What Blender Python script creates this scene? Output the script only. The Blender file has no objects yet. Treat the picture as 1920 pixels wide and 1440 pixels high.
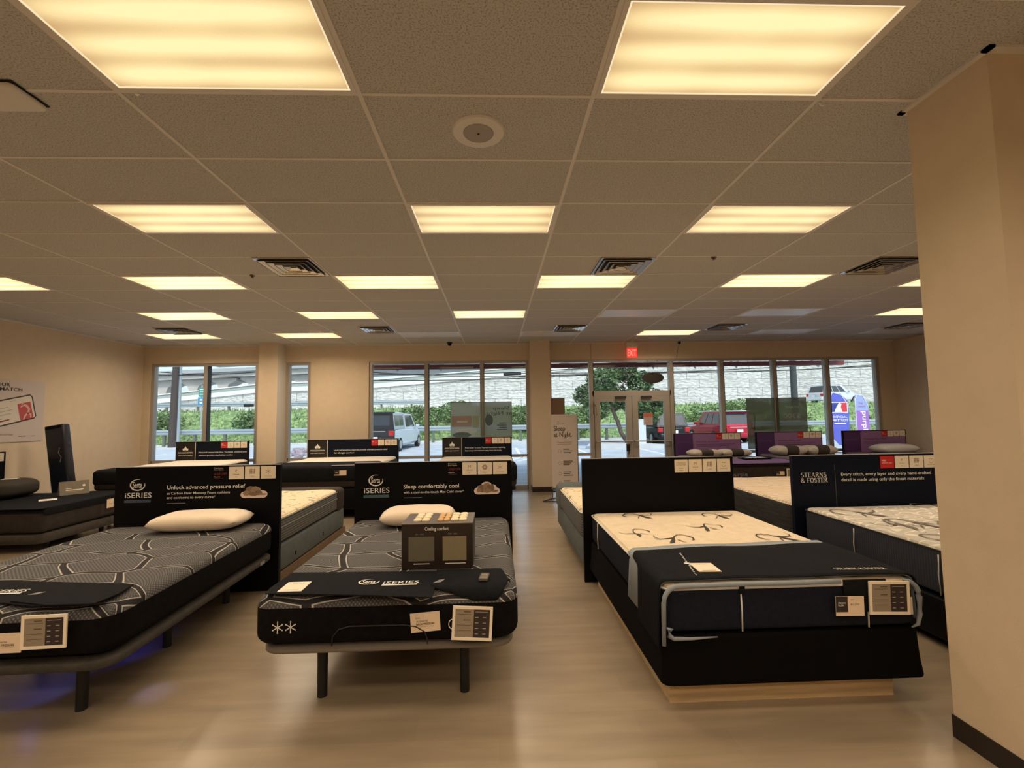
import bpy, math, random
from mathutils import Vector, Matrix
R = math.radians
S = bpy.context.scene
COL = S.collection

# ------------------------------------------------------------------ camera
FPX, PITCH, YAW, ROLL, EYE = 863.2, .06928, .03705, -.01462, 1.67
cp, sp, cy, sy = math.cos(PITCH), math.sin(PITCH), math.cos(YAW), math.sin(YAW)
FW = Vector((sy*cp, cy*cp, sp)); RT = Vector((cy, -sy, 0)); UP = RT.cross(FW)
cr, sr = math.cos(ROLL), math.sin(ROLL)
RT, UP = cr*RT + sr*UP, -sr*RT + cr*UP
cam = bpy.data.cameras.new('camera'); camo = bpy.data.objects.new('camera', cam); COL.objects.link(camo)
cam.sensor_width = 36; cam.lens = FPX/1920*36; cam.clip_end = 600; cam.clip_start = .05
camo.matrix_world = Matrix(((RT.x, UP.x, -FW.x, 0), (RT.y, UP.y, -FW.y, 0), (RT.z, UP.z, -FW.z, EYE), (0, 0, 0, 1)))
S.camera = camo
def ray(u, v): return RT*((u-960)/FPX) + UP*((720-v)/FPX) + FW
def P(u, v, Y):
    d = ray(u, v); d = d*(Y/d.y); return Vector((d.x, d.y, d.z+EYE))
def G(u, v, z=0.0):
    d = ray(u, v); d = d*((z-EYE)/d.z); return Vector((d.x, d.y, z))

# ------------------------------------------------------------------ light, exposure
S.view_settings.view_transform = 'Standard'; S.view_settings.look = 'None'
S.view_settings.gamma = 1; S.view_settings.use_curve_mapping = False
S.view_settings.exposure = 0.0
LAMP_W = {-7: 24, -4: 16, -1: 9.5, 2: 13.5, 5: 19, 8: 26, 11: 28}          # watts per lit ceiling panel, by row
LAMP_SPREAD = {-7: 160, -4: 152, -1: 112, 2: 122, 5: 140, 8: 152, 11: 158}
LAMP_COL = (1.0, .78, .545)
w = bpy.data.worlds.new('sky'); S.world = w; w.use_nodes = True
nt = w.node_tree; nt.nodes.clear()
out = nt.nodes.new('ShaderNodeOutputWorld'); bg = nt.nodes.new('ShaderNodeBackground')
sky = nt.nodes.new('ShaderNodeTexSky'); sky.sky_type = 'NISHITA'; sky.sun_disc = False
sky.sun_elevation = R(48); sky.sun_rotation = R(160); sky.air_density = 1.3; sky.dust_density = 3.0
hsv = nt.nodes.new('ShaderNodeMixRGB'); hsv.inputs[0].default_value = .45; hsv.inputs[2].default_value = (4.4, 5.6, 7.1, 1)
nt.links.new(sky.outputs[0], hsv.inputs[1]); nt.links.new(hsv.outputs[0], bg.inputs[0])
bg.inputs[1].default_value = .235
nt.links.new(bg.outputs[0], out.inputs[0])
sl = bpy.data.lights.new('sun', 'SUN'); sl.energy = 2.7; sl.angle = R(12); sl.color = (1, .97, .92)
so = bpy.data.objects.new('sun', sl); COL.objects.link(so)
so.rotation_euler = Vector((-.25, .62, -.75)).to_track_quat('-Z', 'Y').to_euler()
S.cycles.max_bounces = 7; S.cycles.diffuse_bounces = 4; S.cycles.transparent_max_bounces = 12
S.cycles.sample_clamp_indirect = 4

# ------------------------------------------------------------------ materials
MATS = {}
def mat(name, col=(.5, .5, .5), rough=.6, metal=0, emit=None, estr=1, noise=0, nscale=8, bump=0, bscale=60, spec=.5, sheen=0, stretch=None, col2=None, detail=4):
    if name in MATS: return MATS[name]
    m = bpy.data.materials.new(name); m.use_nodes = True; MATS[name] = m
    t = m.node_tree; b = t.nodes['Principled BSDF']
    b.inputs['Base Color'].default_value = (*col, 1); b.inputs['Roughness'].default_value = rough
    b.inputs['Metallic'].default_value = metal; b.inputs['Specular IOR Level'].default_value = spec
    if sheen: b.inputs['Sheen Weight'].default_value = sheen
    if emit: b.inputs['Emission Color'].default_value = (*emit, 1); b.inputs['Emission Strength'].default_value = estr
    if noise or bump:
        tc = t.nodes.new('ShaderNodeTexCoord'); mp = t.nodes.new('ShaderNodeMapping')
        t.links.new(tc.outputs['Object'], mp.inputs[0])
        if stretch: mp.inputs['Scale'].default_value = stretch
    if noise or col2:
        n = t.nodes.new('ShaderNodeTexNoise'); n.inputs['Scale'].default_value = nscale; n.inputs['Detail'].default_value = detail
        t.links.new(mp.outputs[0], n.inputs[0])
        r = t.nodes.new('ShaderNodeValToRGB'); r.color_ramp.elements[0].position = .35; r.color_ramp.elements[1].position = .65
        c0 = tuple(max(0, c*(1-noise)) for c in col); c1 = col2 or tuple(min(1, c*(1+noise)) for c in col)
        r.color_ramp.elements[0].color = (*c0, 1); r.color_ramp.elements[1].color = (*c1, 1)
        t.links.new(n.outputs[0], r.inputs[0]); t.links.new(r.outputs[0], b.inputs['Base Color'])
    if bump:
        n2 = t.nodes.new('ShaderNodeTexNoise'); n2.inputs['Scale'].default_value = bscale; n2.inputs['Detail'].default_value = 3
        t.links.new(mp.outputs[0], n2.inputs[0])
        bm_ = t.nodes.new('ShaderNodeBump'); bm_.inputs['Strength'].default_value = bump; bm_.inputs['Distance'].default_value = .01
        t.links.new(n2.outputs[0], bm_.inputs['Height']); t.links.new(bm_.outputs[0], b.inputs['Normal'])
    return m
def nodes(m): return m.node_tree, m.node_tree.nodes['Principled BSDF']
def N(t, typ, **kw):
    n = t.nodes.new(typ)
    for k, v in kw.items():
        if isinstance(v, (int, float, tuple)) and k in n.inputs.keys(): n.inputs[k].default_value = v
        else: setattr(n, k, v)
    return n
def math_(t, op, a, b=None):
    n = t.nodes.new('ShaderNodeMath'); n.operation = op
    for i, x in enumerate((a, b)):
        if x is None: continue
        if isinstance(x, (int, float)): n.inputs[i].default_value = x
        else: t.links.new(x, n.inputs[i])
    return n.outputs[0]

wall_m = mat('painted_plaster', (.70, .575, .43), .85, bump=.12, bscale=220, noise=.02)
lit_side = mat('lit_side_paint', (.70, .64, .56), .7)  # paler wall tone: light on the left pillar's side, put into the colour
base_m = mat('dark_vinyl_baseboard', (.022, .015, .013), .5)
alu = mat('warm_grey_aluminium', (.46, .42, .38), .45, .35)
aludark = mat('dark_gasket', (.03, .03, .03), .6)
black = mat('black_laminate', (.0035, .0035, .005), .5, spec=.10)
navyb = mat('navy_print_board', (.005, .008, .018), .5, spec=.12)
blackfab = mat('black_knit_fabric', (.0055, .005, .0055), .9, bump=.25, bscale=400, spec=.1, noise=.25, nscale=30)
blackfelt = mat('charcoal_felt_cover', (.0085, .0095, .0125), .9, bump=.2, bscale=300, spec=.12, noise=.15, nscale=25)
navyfab = mat('navy_twill_fabric', (.011, .013, .024), .9, bump=.3, bscale=350, spec=.15, noise=.15, nscale=40)
greyfelt = mat('pale_blue_grey_felt', (.27, .31, .36), .9, bump=.2, bscale=200)
bluefab = mat('steel_blue_fabric', (.13, .18, .23), .85, bump=.2, bscale=200)
creamfab = mat('cream_knit_ticking', (.74, .62, .46), .85, bump=.35, bscale=120, noise=.05, nscale=14, sheen=.1)
whitefab = mat('white_knit_cover', (.80, .74, .66), .85, bump=.25, bscale=120, noise=.03)
pillowfab = mat('ivory_pillow_knit', (.80, .68, .55), .8, bump=.15, bscale=90, noise=.03, sheen=.15)
pipe_m = mat('white_piping', (.72, .70, .68), .7)
white_m = mat('white_print', (.86, .84, .80), .6)
offwh = mat('cream_card', (.84, .74, .60), .6)
greyprint = mat('grey_print', (.25, .24, .24), .6)
darkprint = mat('dark_print', (.03, .02, .02), .6)
taupe = mat('taupe_print', (.27, .22, .17), .6)
redcard = mat('red_card', (.55, .02, .02), .5)
darkred = mat('dark_red_print', (.22, .01, .012), .5)
deepbrown = mat('deep_brown_fabric', (.022, .014, .012), .8, bump=.3, bscale=150, noise=.3, nscale=20)
purpdark = mat('dark_purple_print', (.07, .025, .12), .5)
purplight = mat('mauve_purple_print', (.27, .14, .33), .5, noise=.1, nscale=40)
purpfab = mat('purple_felt', (.15, .085, .24), .9, bump=.2, bscale=200)
bluebar = mat('muted_blue_print', (.045, .075, .13), .5)
tealbar = mat('muted_teal_print', (.06, .12, .14), .5)
tealbox = mat('slate_grey_fabric', (.085, .10, .105), .85, bump=.2, bscale=250, noise=.1)
pine = mat('pale_pine_wood', (.58, .42, .24), .6, noise=.12, nscale=3, stretch=(1, 8, 14))
brownwood = mat('brown_plinth_wood', (.14, .09, .05), .6, noise=.2, nscale=3, stretch=(1, 8, 14))
legm = mat('black_metal_leg', (.010, .010, .010), .45, spec=.4)
basefab = mat('grey_brown_base_fabric', (.045, .039, .033), .9, bump=.3, bscale=200, noise=.15, nscale=20)
chrome = mat('brushed_vent_metal', (.62, .60, .57), .25, .9)
ventdark = mat('vent_dark', (.02, .018, .016), .8)
plast = mat('ivory_plastic', (.62, .55, .46), .5)
goldp = mat('khaki_swatch', (.24, .20, .12), .6, bump=.3, bscale=200)
greenp = mat('olive_swatch', (.13, .12, .085), .6, bump=.3, bscale=200)

# glass
def glass(name, tint=(1, 1, 1), refl=1.0):
    m = bpy.data.materials.new(name); m.use_nodes = True; MATS[name] = m; t = m.node_tree; t.nodes.clear()
    o = N(t, 'ShaderNodeOutputMaterial'); mx = N(t, 'ShaderNodeMixShader'); tr = N(t, 'ShaderNodeBsdfTransparent'); gl = N(t, 'ShaderNodeBsdfGlossy')
    tr.inputs[0].default_value = (*tint, 1); gl.inputs['Roughness'].default_value = .01
    fr = N(t, 'ShaderNodeFresnel'); fr.inputs['IOR'].default_value = 1.38
    t.links.new(math_(t, 'MULTIPLY', fr.outputs[0], refl), mx.inputs[0])
    t.links.new(tr.outputs[0], mx.inputs[1]); t.links.new(gl.outputs[0], mx.inputs[2]); t.links.new(mx.outputs[0], o.inputs[0])
    return m
glass_m = glass('window_glass', (.96, .985, .98))
def film(name, col, transp):
    m = bpy.data.materials.new(name); m.use_nodes = True; MATS[name] = m; t = m.node_tree; t.nodes.clear()
    o = N(t, 'ShaderNodeOutputMaterial'); mx = N(t, 'ShaderNodeMixShader'); tr = N(t, 'ShaderNodeBsdfTransparent'); mx2 = N(t, 'ShaderNodeMixShader')
    df = N(t, 'ShaderNodeBsdfDiffuse'); tl = N(t, 'ShaderNodeBsdfTranslucent')
    df.inputs[0].default_value = (*col, 1); tl.inputs[0].default_value = (*col, 1); mx2.inputs[0].default_value = .5
    mx.inputs[0].default_value = 1-transp
    t.links.new(df.outputs[0], mx2.inputs[1]); t.links.new(tl.outputs[0], mx2.inputs[2])
    t.links.new(tr.outputs[0], mx.inputs[1]); t.links.new(mx2.outputs[0], mx.inputs[2]); t.links.new(mx.outputs[0], o.inputs[0])
    return m

# floor: grey-beige plank vinyl
floor_m = mat('plank_vinyl_floor', (.30, .26, .215), .33, spec=.5)
t, b = nodes(floor_m)
tc = N(t, 'ShaderNodeTexCoord'); mp = N(t, 'ShaderNodeMapping'); mp.inputs['Scale'].default_value = (.7, 4.5, 1)
t.links.new(tc.outputs['Object'], mp.inputs[0])
n1 = N(t, 'ShaderNodeTexNoise', Scale=2.2, Detail=6.0); t.links.new(mp.outputs[0], n1.inputs[0])
br = N(t, 'ShaderNodeTexBrick'); br.offset = .37
br.inputs['Color1'].default_value = (.345, .277, .20, 1); br.inputs['Color2'].default_value = (.315, .252, .18, 1); br.inputs['Mortar'].default_value = (.30, .243, .175, 1)
br.inputs['Scale'].default_value = 1; br.inputs['Brick Width'].default_value = 1.2; br.inputs['Row Height'].default_value = .18; br.inputs['Mortar Size'].default_value = .0015
t.links.new(tc.outputs['Object'], br.inputs[0])
rp = N(t, 'ShaderNodeValToRGB'); rp.color_ramp.elements[0].position = .3; rp.color_ramp.elements[0].color = (.80, .79, .78, 1); rp.color_ramp.elements[1].position = .7; rp.color_ramp.elements[1].color = (1.08, 1.06, 1.03, 1)
t.links.new(n1.outputs[0], rp.inputs[0])
mm = N(t, 'ShaderNodeMixRGB', blend_type='MULTIPLY'); mm.inputs[0].default_value = 1
t.links.new(br.outputs[0], mm.inputs[1]); t.links.new(rp.outputs[0], mm.inputs[2]); t.links.new(mm.outputs[0], b.inputs['Base Color'])
b.inputs['Roughness'].default_value = .34; b.inputs['Coat Weight'].default_value = .6; b.inputs['Coat Roughness'].default_value = .22; b.inputs['Coat IOR'].default_value = 1.6

# ceiling tile
ceil_m = mat('fissured_ceiling_tile', (.72, .70, .67), .9)
t, b = nodes(ceil_m)
tc = N(t, 'ShaderNodeTexCoord')
v = N(t, 'ShaderNodeTexNoise', Scale=120.0, Detail=3.0); t.links.new(tc.outputs['Object'], v.inputs[0])
rp = N(t, 'ShaderNodeValToRGB'); rp.color_ramp.elements[0].position = .36; rp.color_ramp.elements[0].color = (.34, .33, .31, 1); rp.color_ramp.elements[1].position = .50; rp.color_ramp.elements[1].color = (.58, .57, .555, 1)
t.links.new(v.outputs[0], rp.inputs[0]); t.links.new(rp.outputs[0], b.inputs['Base Color'])
bp = N(t, 'ShaderNodeBump', Strength=.6, Distance=.01); t.links.new(v.outputs[0], bp.inputs['Height']); t.links.new(bp.outputs[0], b.inputs['Normal'])
tbar_m = mat('white_grid_bar', (.74, .71, .67), .5)

# diffuser: prismatic acrylic over three tubes (object coordinates: tubes run along x)
def diffuser(name, lit, strength=1.0):
    m = bpy.data.materials.new(name); m.use_nodes = True; MATS[name] = m; t, b = nodes(m)
    b.inputs['Base Color'].default_value = (.72, .74, .75, 1); b.inputs['Roughness'].default_value = .25
    tc = N(t, 'ShaderNodeTexCoord')
    ck = N(t, 'ShaderNodeTexVoronoi', Scale=150.0); t.links.new(tc.outputs['Object'], ck.inputs[0])
    bp = N(t, 'ShaderNodeBump', Strength=.3, Distance=.004); t.links.new(ck.outputs[0], bp.inputs['Height']); t.links.new(bp.outputs[0], b.inputs['Normal'])
    if lit:
        sx = N(t, 'ShaderNodeSeparateXYZ'); t.links.new(tc.outputs['Object'], sx.inputs[0])
        # three tubes at y = -.18, 0, .18
        c = math_(t, 'COSINE', math_(t, 'MULTIPLY', sx.outputs[1], 2*math.pi/.18))
        ex = math_(t, 'SUBTRACT', 1.0, math_(t, 'POWER', math_(t, 'MULTIPLY', math_(t, 'ABSOLUTE', sx.outputs[0]), 1/.60), 5.0))
        ey = math_(t, 'SUBTRACT', 1.0, math_(t, 'POWER', math_(t, 'MULTIPLY', math_(t, 'ABSOLUTE', sx.outputs[1]), 1/.31), 6.0))
        nz = N(t, 'ShaderNodeTexNoise', Scale=2.0, Detail=1.0); t.links.new(tc.outputs['Object'], nz.inputs[0])
        k = math_(t, 'ADD', math_(t, 'MULTIPLY', c, .20), math_(t, 'ADD', .50, math_(t, 'MULTIPLY', nz.outputs[0], .45)))
        k = math_(t, 'MULTIPLY', k, math_(t, 'ADD', .45, math_(t, 'MULTIPLY', math_(t, 'MULTIPLY', ex, ey), .55)))
        rp = N(t, 'ShaderNodeValToRGB'); e = rp.color_ramp.elements
        e[0].position = .25; e[0].color = (.56, .33, .14, 1); e[1].position = .85; e[1].color = (1.0, .90, .46, 1)
        el = e.new(.6); el.color = (.93, .69, .33, 1)
        t.links.new(k, rp.inputs[0]); t.links.new(rp.outputs[0], b.inputs['Emission Color']); b.inputs['Emission Strength'].default_value = strength
        b.inputs['Base Color'].default_value = (.1, .1, .1, 1)
    return m
diff_lit = diffuser('lit_prismatic_diffuser', True); diff_far = diffuser('lit_prismatic_diffuser_bright', True, 1.55); diff_off = diffuser('unlit_prismatic_diffuser', False)
lipm = mat('bright_diffuser_edge', (.2, .2, .2), .5, emit=(1, .80, .50), estr=.95)

# patchwork knit mattress cover (UV = unrolled metres)
knit_m = mat('patchwork_knit_ticking', (.1, .1, .1), .8, spec=.2)
t, b = nodes(knit_m)
uv = N(t, 'ShaderNodeUVMap'); mp = N(t, 'ShaderNodeMapping'); mp.inputs['Scale'].default_value = (2.0, 3.5, 1); mp.inputs['Rotation'].default_value = (0, 0, .42)
nzk = N(t, 'ShaderNodeTexNoise', Scale=2.6, Detail=0.0); t.links.new(uv.outputs[0], nzk.inputs[0])
mxk = N(t, 'ShaderNodeMixRGB', blend_type='LINEAR_LIGHT'); mxk.inputs[0].default_value = .10; t.links.new(uv.outputs[0], mxk.inputs[1]); t.links.new(nzk.outputs[1], mxk.inputs[2]); t.links.new(mxk.outputs[0], mp.inputs[0])
vo = N(t, 'ShaderNodeTexVoronoi', feature='DISTANCE_TO_EDGE', voronoi_dimensions='2D'); vo.inputs['Scale'].default_value = 1.0
t.links.new(mp.outputs[0], vo.inputs['Vector'])
rp = N(t, 'ShaderNodeValToRGB'); rp.color_ramp.interpolation = 'LINEAR'
e = rp.color_ramp.elements; e[0].position = 0; e[0].color = (.022, .021, .024, 1); e[1].position = 1; e[1].color = (.060, .059, .064, 1)
for p_, c_ in ((.046, (.022, .021, .024, 1)), (.054, (.48, .46, .43, 1)), (.064, (.48, .46, .43, 1)), (.074, (.060, .059, .064, 1))): x = e.new(p_); x.color = c_
t.links.new(vo.outputs[0], rp.inputs[0])
wv = N(t, 'ShaderNodeTexWave', Scale=26.0, bands_direction='DIAGONAL'); t.links.new(uv.outputs[0], wv.inputs[0])
mp2 = N(t, 'ShaderNodeMapping'); mp2.inputs['Rotation'].default_value = (0, 0, 1.3); t.links.new(uv.outputs[0], mp2.inputs[0])
wv2 = N(t, 'ShaderNodeTexWave', Scale=26.0, bands_direction='DIAGONAL'); t.links.new(mp2.outputs[0], wv2.inputs[0])
wm = math_(t, 'MULTIPLY', wv.outputs['Fac'], wv2.outputs['Fac'])
gt = math_(t, 'GREATER_THAN', vo.outputs[0], .09)
k = math_(t, 'MULTIPLY', wm, gt)
mx = N(t, 'ShaderNodeMixRGB'); mx.inputs[2].default_value = (.24, .235, .235, 1)
t.links.new(math_(t, 'MULTIPLY', k, .75), mx.inputs[0]); t.links.new(rp.outputs[0], mx.inputs[1]); t.links.new(mx.outputs[0], b.inputs['Base Color'])
bp = N(t, 'ShaderNodeBump', Strength=.5, Distance=.02)
hh = math_(t, 'MINIMUM', math_(t, 'MULTIPLY', vo.outputs[0], 4.0), .6); t.links.new(math_(t, 'ADD', hh, math_(t, 'MULTIPLY', k, .15)), bp.inputs['Height']); t.links.new(bp.outputs[0], b.inputs['Normal'])

def striped(name, c0, c1, scale, direction='Z'):
    m = mat(name, c0, .85); t, b = nodes(m)
    tc = N(t, 'ShaderNodeTexCoord'); wv = N(t, 'ShaderNodeTexWave', Scale=scale, Distortion=.6, bands_direction=direction); t.links.new(tc.outputs['Object'], wv.inputs[0])
    mx = N(t, 'ShaderNodeMixRGB'); mx.inputs[1].default_value = (*c0, 1); mx.inputs[2].default_value = (*c1, 1)
    t.links.new(wv.outputs['Fac'], mx.inputs[0]); t.links.new(mx.outputs[0], b.inputs['Base Color'])
    return m
stripegrey = striped('striped_grey_border', (.05, .052, .054), (.14, .145, .145), 12)
stripenavy = striped('ribbed_navy_border', (.014, .017, .030), (.030, .034, .052), 14, 'Y')
# pale mattress top with curling print
curl_m = mat('pale_grey_damask', (.55, .5, .43), .85)
t, b = nodes(curl_m)
tc = N(t, 'ShaderNodeTexCoord'); nz = N(t, 'ShaderNodeTexNoise', Scale=3.5, Detail=1.0); t.links.new(tc.outputs['Object'], nz.inputs[0])
s_ = math_(t, 'SINE', math_(t, 'MULTIPLY', nz.outputs[0], 62.0)); rp = N(t, 'ShaderNodeValToRGB'); e = rp.color_ramp.elements
e[0].position = .62; e[0].color = (.50, .47, .42, 1); e[1].position = .78; e[1].color = (.74, .69, .60, 1)
t.links.new(s_, rp.inputs[0]); t.links.new(rp.outputs[0], b.inputs['Base Color'])
# lightly quilted cream
quilt_m = mat('cream_wave_quilting', (.72, .58, .44), .85)
t, b = nodes(quilt_m)
tc = N(t, 'ShaderNodeTexCoord'); wv = N(t, 'ShaderNodeTexWave', Scale=5.0, Distortion=4.0, bands_direction='Y'); wv.inputs['Detail Scale'].default_value = 1.2; t.links.new(tc.outputs['Object'], wv.inputs[0])
rp = N(t, 'ShaderNodeValToRGB'); e = rp.color_ramp.elements; e[0].position = 0; e[0].color = (.50, .39, .29, 1); e[1].position = .25; e[1].color = (.76, .62, .48, 1)
t.links.new(wv.outputs['Fac'], rp.inputs[0]); t.links.new(rp.outputs[0], b.inputs['Base Color'])
bp = N(t, 'ShaderNodeBump', Strength=.6, Distance=.03); t.links.new(wv.outputs['Fac'], bp.inputs['Height']); t.links.new(bp.outputs[0], b.inputs['Normal'])
# cream with small sprig marks
sprig_m = mat('cream_sprig_ticking', (.72, .62, .45), .85)
t, b = nodes(sprig_m)
tc = N(t, 'ShaderNodeTexCoord'); nz = N(t, 'ShaderNodeTexNoise', Scale=16.0, Detail=5.0); t.links.new(tc.outputs['Object'], nz.inputs[0])
rp = N(t, 'ShaderNodeValToRGB'); e = rp.color_ramp.elements; e[0].position = .36; e[0].color = (.30, .27, .20, 1); e[1].position = .42; e[1].color = (.74, .63, .45, 1)
t.links.new(nz.outputs[0], rp.inputs[0]); t.links.new(rp.outputs[0], b.inputs['Base Color'])

# ------------------------------------------------------------------ mesh building
class MB:
    def __init__(s): s.v = []; s.f = []; s.m = []; s.uv = {}
    def add(s, vs, fs, m=0, T=None):
        o = len(s.v)
        s.v += [tuple(T @ Vector(p)) if T else tuple(p) for p in vs]
        s.f += [tuple(o+i for i in f) for f in fs]; s.m += [m]*len(fs)
        return s
    def box(s, x0, x1, y0, y1, z0, z1, m=0, T=None):
        vs = [(x, y, z) for z in (z0, z1) for y in (y0, y1) for x in (x0, x1)]
        return s.add(vs, [(0, 2, 3, 1), (4, 5, 7, 6), (0, 1, 5, 4), (2, 6, 7, 3), (0, 4, 6, 2), (1, 3, 7, 5)], m, T)
    def poly(s, pts, m=0): return s.add(pts, [tuple(range(len(pts)))], m)
    def prism(s, pts, d, m=0):    # pts: 3D polygon, d: extrusion vector
        n = len(pts); d = Vector(d); vs = [Vector(p) for p in pts] + [Vector(p)+d for p in pts]
        fs = [tuple(range(n))[::-1], tuple(range(n, 2*n))] + [(i, (i+1) % n, n+(i+1) % n, n+i) for i in range(n)]
        return s.add(vs, fs, m)
    def cyl(s, a, b, r, r2=None, n=16, m=0, caps=True):
        a = Vector(a); b = Vector(b); r2 = r if r2 is None else r2
        d = (b-a).normalized(); u = d.orthogonal().normalized(); w_ = d.cross(u)
        vs = [a+(u*math.cos(2*math.pi*i/n)+w_*math.sin(2*math.pi*i/n))*r for i in range(n)] + [b+(u*math.cos(2*math.pi*i/n)+w_*math.sin(2*math.pi*i/n))*r2 for i in range(n)]
        fs = [(i, (i+1) % n, n+(i+1) % n, n+i) for i in range(n)]
        if caps: fs += [tuple(range(n))[::-1], tuple(range(n, 2*n))]
        return s.add(vs, fs, m)
    def tube(s, pts, r, n=8, m=0, closed=False):
        pts = [Vector(p) for p in pts]; k = len(pts); vs = []; fs = []
        for i, p in enumerate(pts):
            a = pts[(i-1) % k] if (closed or i) else p; c = pts[(i+1) % k] if (closed or i < k-1) else p
            d = (c-a).normalized(); u = d.cross(Vector((0, 0, 1)))
            if u.length < .05: u = d.cross(Vector((0, 1, 0)))
            u.normalize(); w_ = d.cross(u)
            rr = r[min(i, len(r)-1)] if isinstance(r, (list, tuple)) else r
            vs += [p+(u*math.cos(2*math.pi*j/n)+w_*math.sin(2*math.pi*j/n))*rr for j in range(n)]
        for i in range(k if closed else k-1):
            for j in range(n): fs.append((i*n+j, i*n+(j+1) % n, ((i+1) % k)*n+(j+1) % n, ((i+1) % k)*n+j))
        if not closed: fs += [tuple(range(n))[::-1], tuple(range((k-1)*n, k*n))]
        return s.add(vs, fs, m)
    def ribbon(s, mp, pts, wd, m=0, y=None):   # flat stroke in a mapped 2D plane, wd number or list
        k = len(pts); vs = []
        for i, p in enumerate(pts):
            a = pts[max(0, i-1)]; c = pts[min(k-1, i+1)]; dx, dy = c[0]-a[0], c[1]-a[1]; l = math.hypot(dx, dy) or 1
            h = (wd[i] if isinstance(wd, (list, tuple)) else wd)/2
            vs += [mp(p[0]-dy/l*h, p[1]+dx/l*h), mp(p[0]+dy/l*h, p[1]-dx/l*h)]
        return s.add(vs, [(2*i, 2*i+1, 2*i+3, 2*i+2) for i in range(k-1)], m)
    def rect(s, mp, x0, x1, z0, z1, m=0): return s.add([mp(x0, z0), mp(x1, z0), mp(x1, z1), mp(x0, z1)], [(0, 1, 2, 3)], m)
    def disc(s, mp, cx, cz, rx, rz, m=0, n=24): return s.add([mp(cx+rx*math.cos(2*math.pi*i/n), cz+rz*math.sin(2*math.pi*i/n)) for i in range(n)], [tuple(range(n))], m)
    def text(s, mp, st, x, z, h, w=None, m=0, al='L', bold=0, slant=0):
        vs, fs, W = glyphs(st, bold); k = h/.73; kx = k if w is None else w/W
        W *= kx; ox = x - (0 if al == 'L' else W/2 if al == 'C' else W)
        return s.add([mp(ox+(p[0]+slant*p[1])*kx, z+p[1]*k) for p in vs], fs, m)
    def rbox(s, hx, hy, hz, rx, ry, rz, nx=6, ny=8, nz=2, mf=None, cz=0, cuts=(), top=None, T=None, cx=0, cyy=0, skip=()):
        def axis(h, r, n):
            r = min(r, h*.999); a = [-h+r*(1-math.cos(i/5*math.pi/2)) for i in range(5)]
            mid = [-h+r+(2*h-2*r)*i/n for i in range(n+1)]
            return sorted(set([round(q, 5) for q in a+mid+[-q for q in a]]))
        ax, ay, az = axis(hx, rx, nx), axis(hy, ry, ny), axis(hz, rz, nz)
        az = sorted(set(az+[round(c, 5) for c in cuts]))
        idx = {}; base = len(s.v)
        def vert(x, y, z):
            key = (x, y, z)
            if key in idx: return idx[key]
            c = Vector((max(-hx+rx, min(hx-rx, x)), max(-hy+ry, min(hy-ry, y)), max(-hz+rz, min(hz-rz, z))))
            d = Vector(((x-c.x)/rx, (y-c.y)/ry, (z-c.z)/rz))
            if d.length > 0:
                d.normalize(); d = Vector((d.x*rx, d.y*ry, d.z*rz))
            p = c+d
            if top and z >= hz-1e-4: p.z += top(p.x, p.y)
            p.z += cz; p.x += cx; p.y += cyy
            idx[key] = len(s.v); s.v.append(tuple(T @ p) if T else tuple(p)); return idx[key]
        def face(k4, name, uvs):
            if name in skip: return
            s.f.append(tuple(vert(*q) for q in k4)); c = [sum(q[i] for q in k4)/4 for i in range(3)]
            s.m.append(mf(c, name) if mf else 0); s.uv[len(s.f)-1] = uvs
        for A, B, C in ((0, 1, 2),):
            for i in range(len(ax)-1):
                for j in range(len(ay)-1):
                    x0, x1, y0, y1 = ax[i], ax[i+1], ay[j], ay[j+1]
                    face([(x0, y0, hz_(az)), (x1, y0, hz_(az)), (x1, y1, hz_(az)), (x0, y1, hz_(az))], 'top', [(x0, y0), (x1, y0), (x1, y1), (x0, y1)])
                    face([(x0, y1, az[0]), (x1, y1, az[0]), (x1, y0, az[0]), (x0, y0, az[0])], 'bottom', [(x0, y1), (x1, y1), (x1, y0), (x0, y0)])
            for k in range(len(az)-1):
                z0, z1 = az[k], az[k+1]; d0, d1 = hz-z0, hz-z1
                for i in range(len(ax)-1):
                    x0, x1 = ax[i], ax[i+1]
                    face([(x0, ay[0], z0), (x1, ay[0], z0), (x1, ay[0], z1), (x0, ay[0], z1)], 'front', [(x0, -hy-d0), (x1, -hy-d0), (x1, -hy-d1), (x0, -hy-d1)])
                    face([(x1, ay[-1], z0), (x0, ay[-1], z0), (x0, ay[-1], z1), (x1, ay[-1], z1)], 'back', [(x1, hy+d0), (x0, hy+d0), (x0, hy+d1), (x1, hy+d1)])
                for j in range(len(ay)-1):
                    y0, y1 = ay[j], ay[j+1]
                    face([(ax[-1], y0, z0), (ax[-1], y1, z0), (ax[-1], y1, z1), (ax[-1], y0, z1)], 'right', [(hx+d0, y0), (hx+d0, y1), (hx+d1, y1), (hx+d1, y0)])
                    face([(ax[0], y1, z0), (ax[0], y0, z0), (ax[0], y0, z1), (ax[0], y1, z1)], 'left', [(-hx-d0, y1), (-hx-d0, y0), (-hx-d1, y0), (-hx-d1, y1)])
        return s
    def build(s, name, mats, parent=None, loc=None, smooth=False):
        me = bpy.data.meshes.new(name); me.from_pydata([tuple(p) for p in s.v], [], s.f); me.update()
        mats = mats if isinstance(mats, (list, tuple)) else [mats]
        for m in mats: me.materials.append(m)
        for p, k in zip(me.polygons, s.m): p.material_index = min(k, len(mats)-1); p.use_smooth = smooth
        if s.uv:
            ul = me.uv_layers.new(name='UVMap')
            for fi, uvs in s.uv.items():
                for li, q in zip(me.polygons[fi].loop_indices, uvs): ul.data[li].uv = q
        o = bpy.data.objects.new(name, me); COL.objects.link(o)
        if parent: o.parent = parent
        if loc: o.location = loc
        return o
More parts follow.
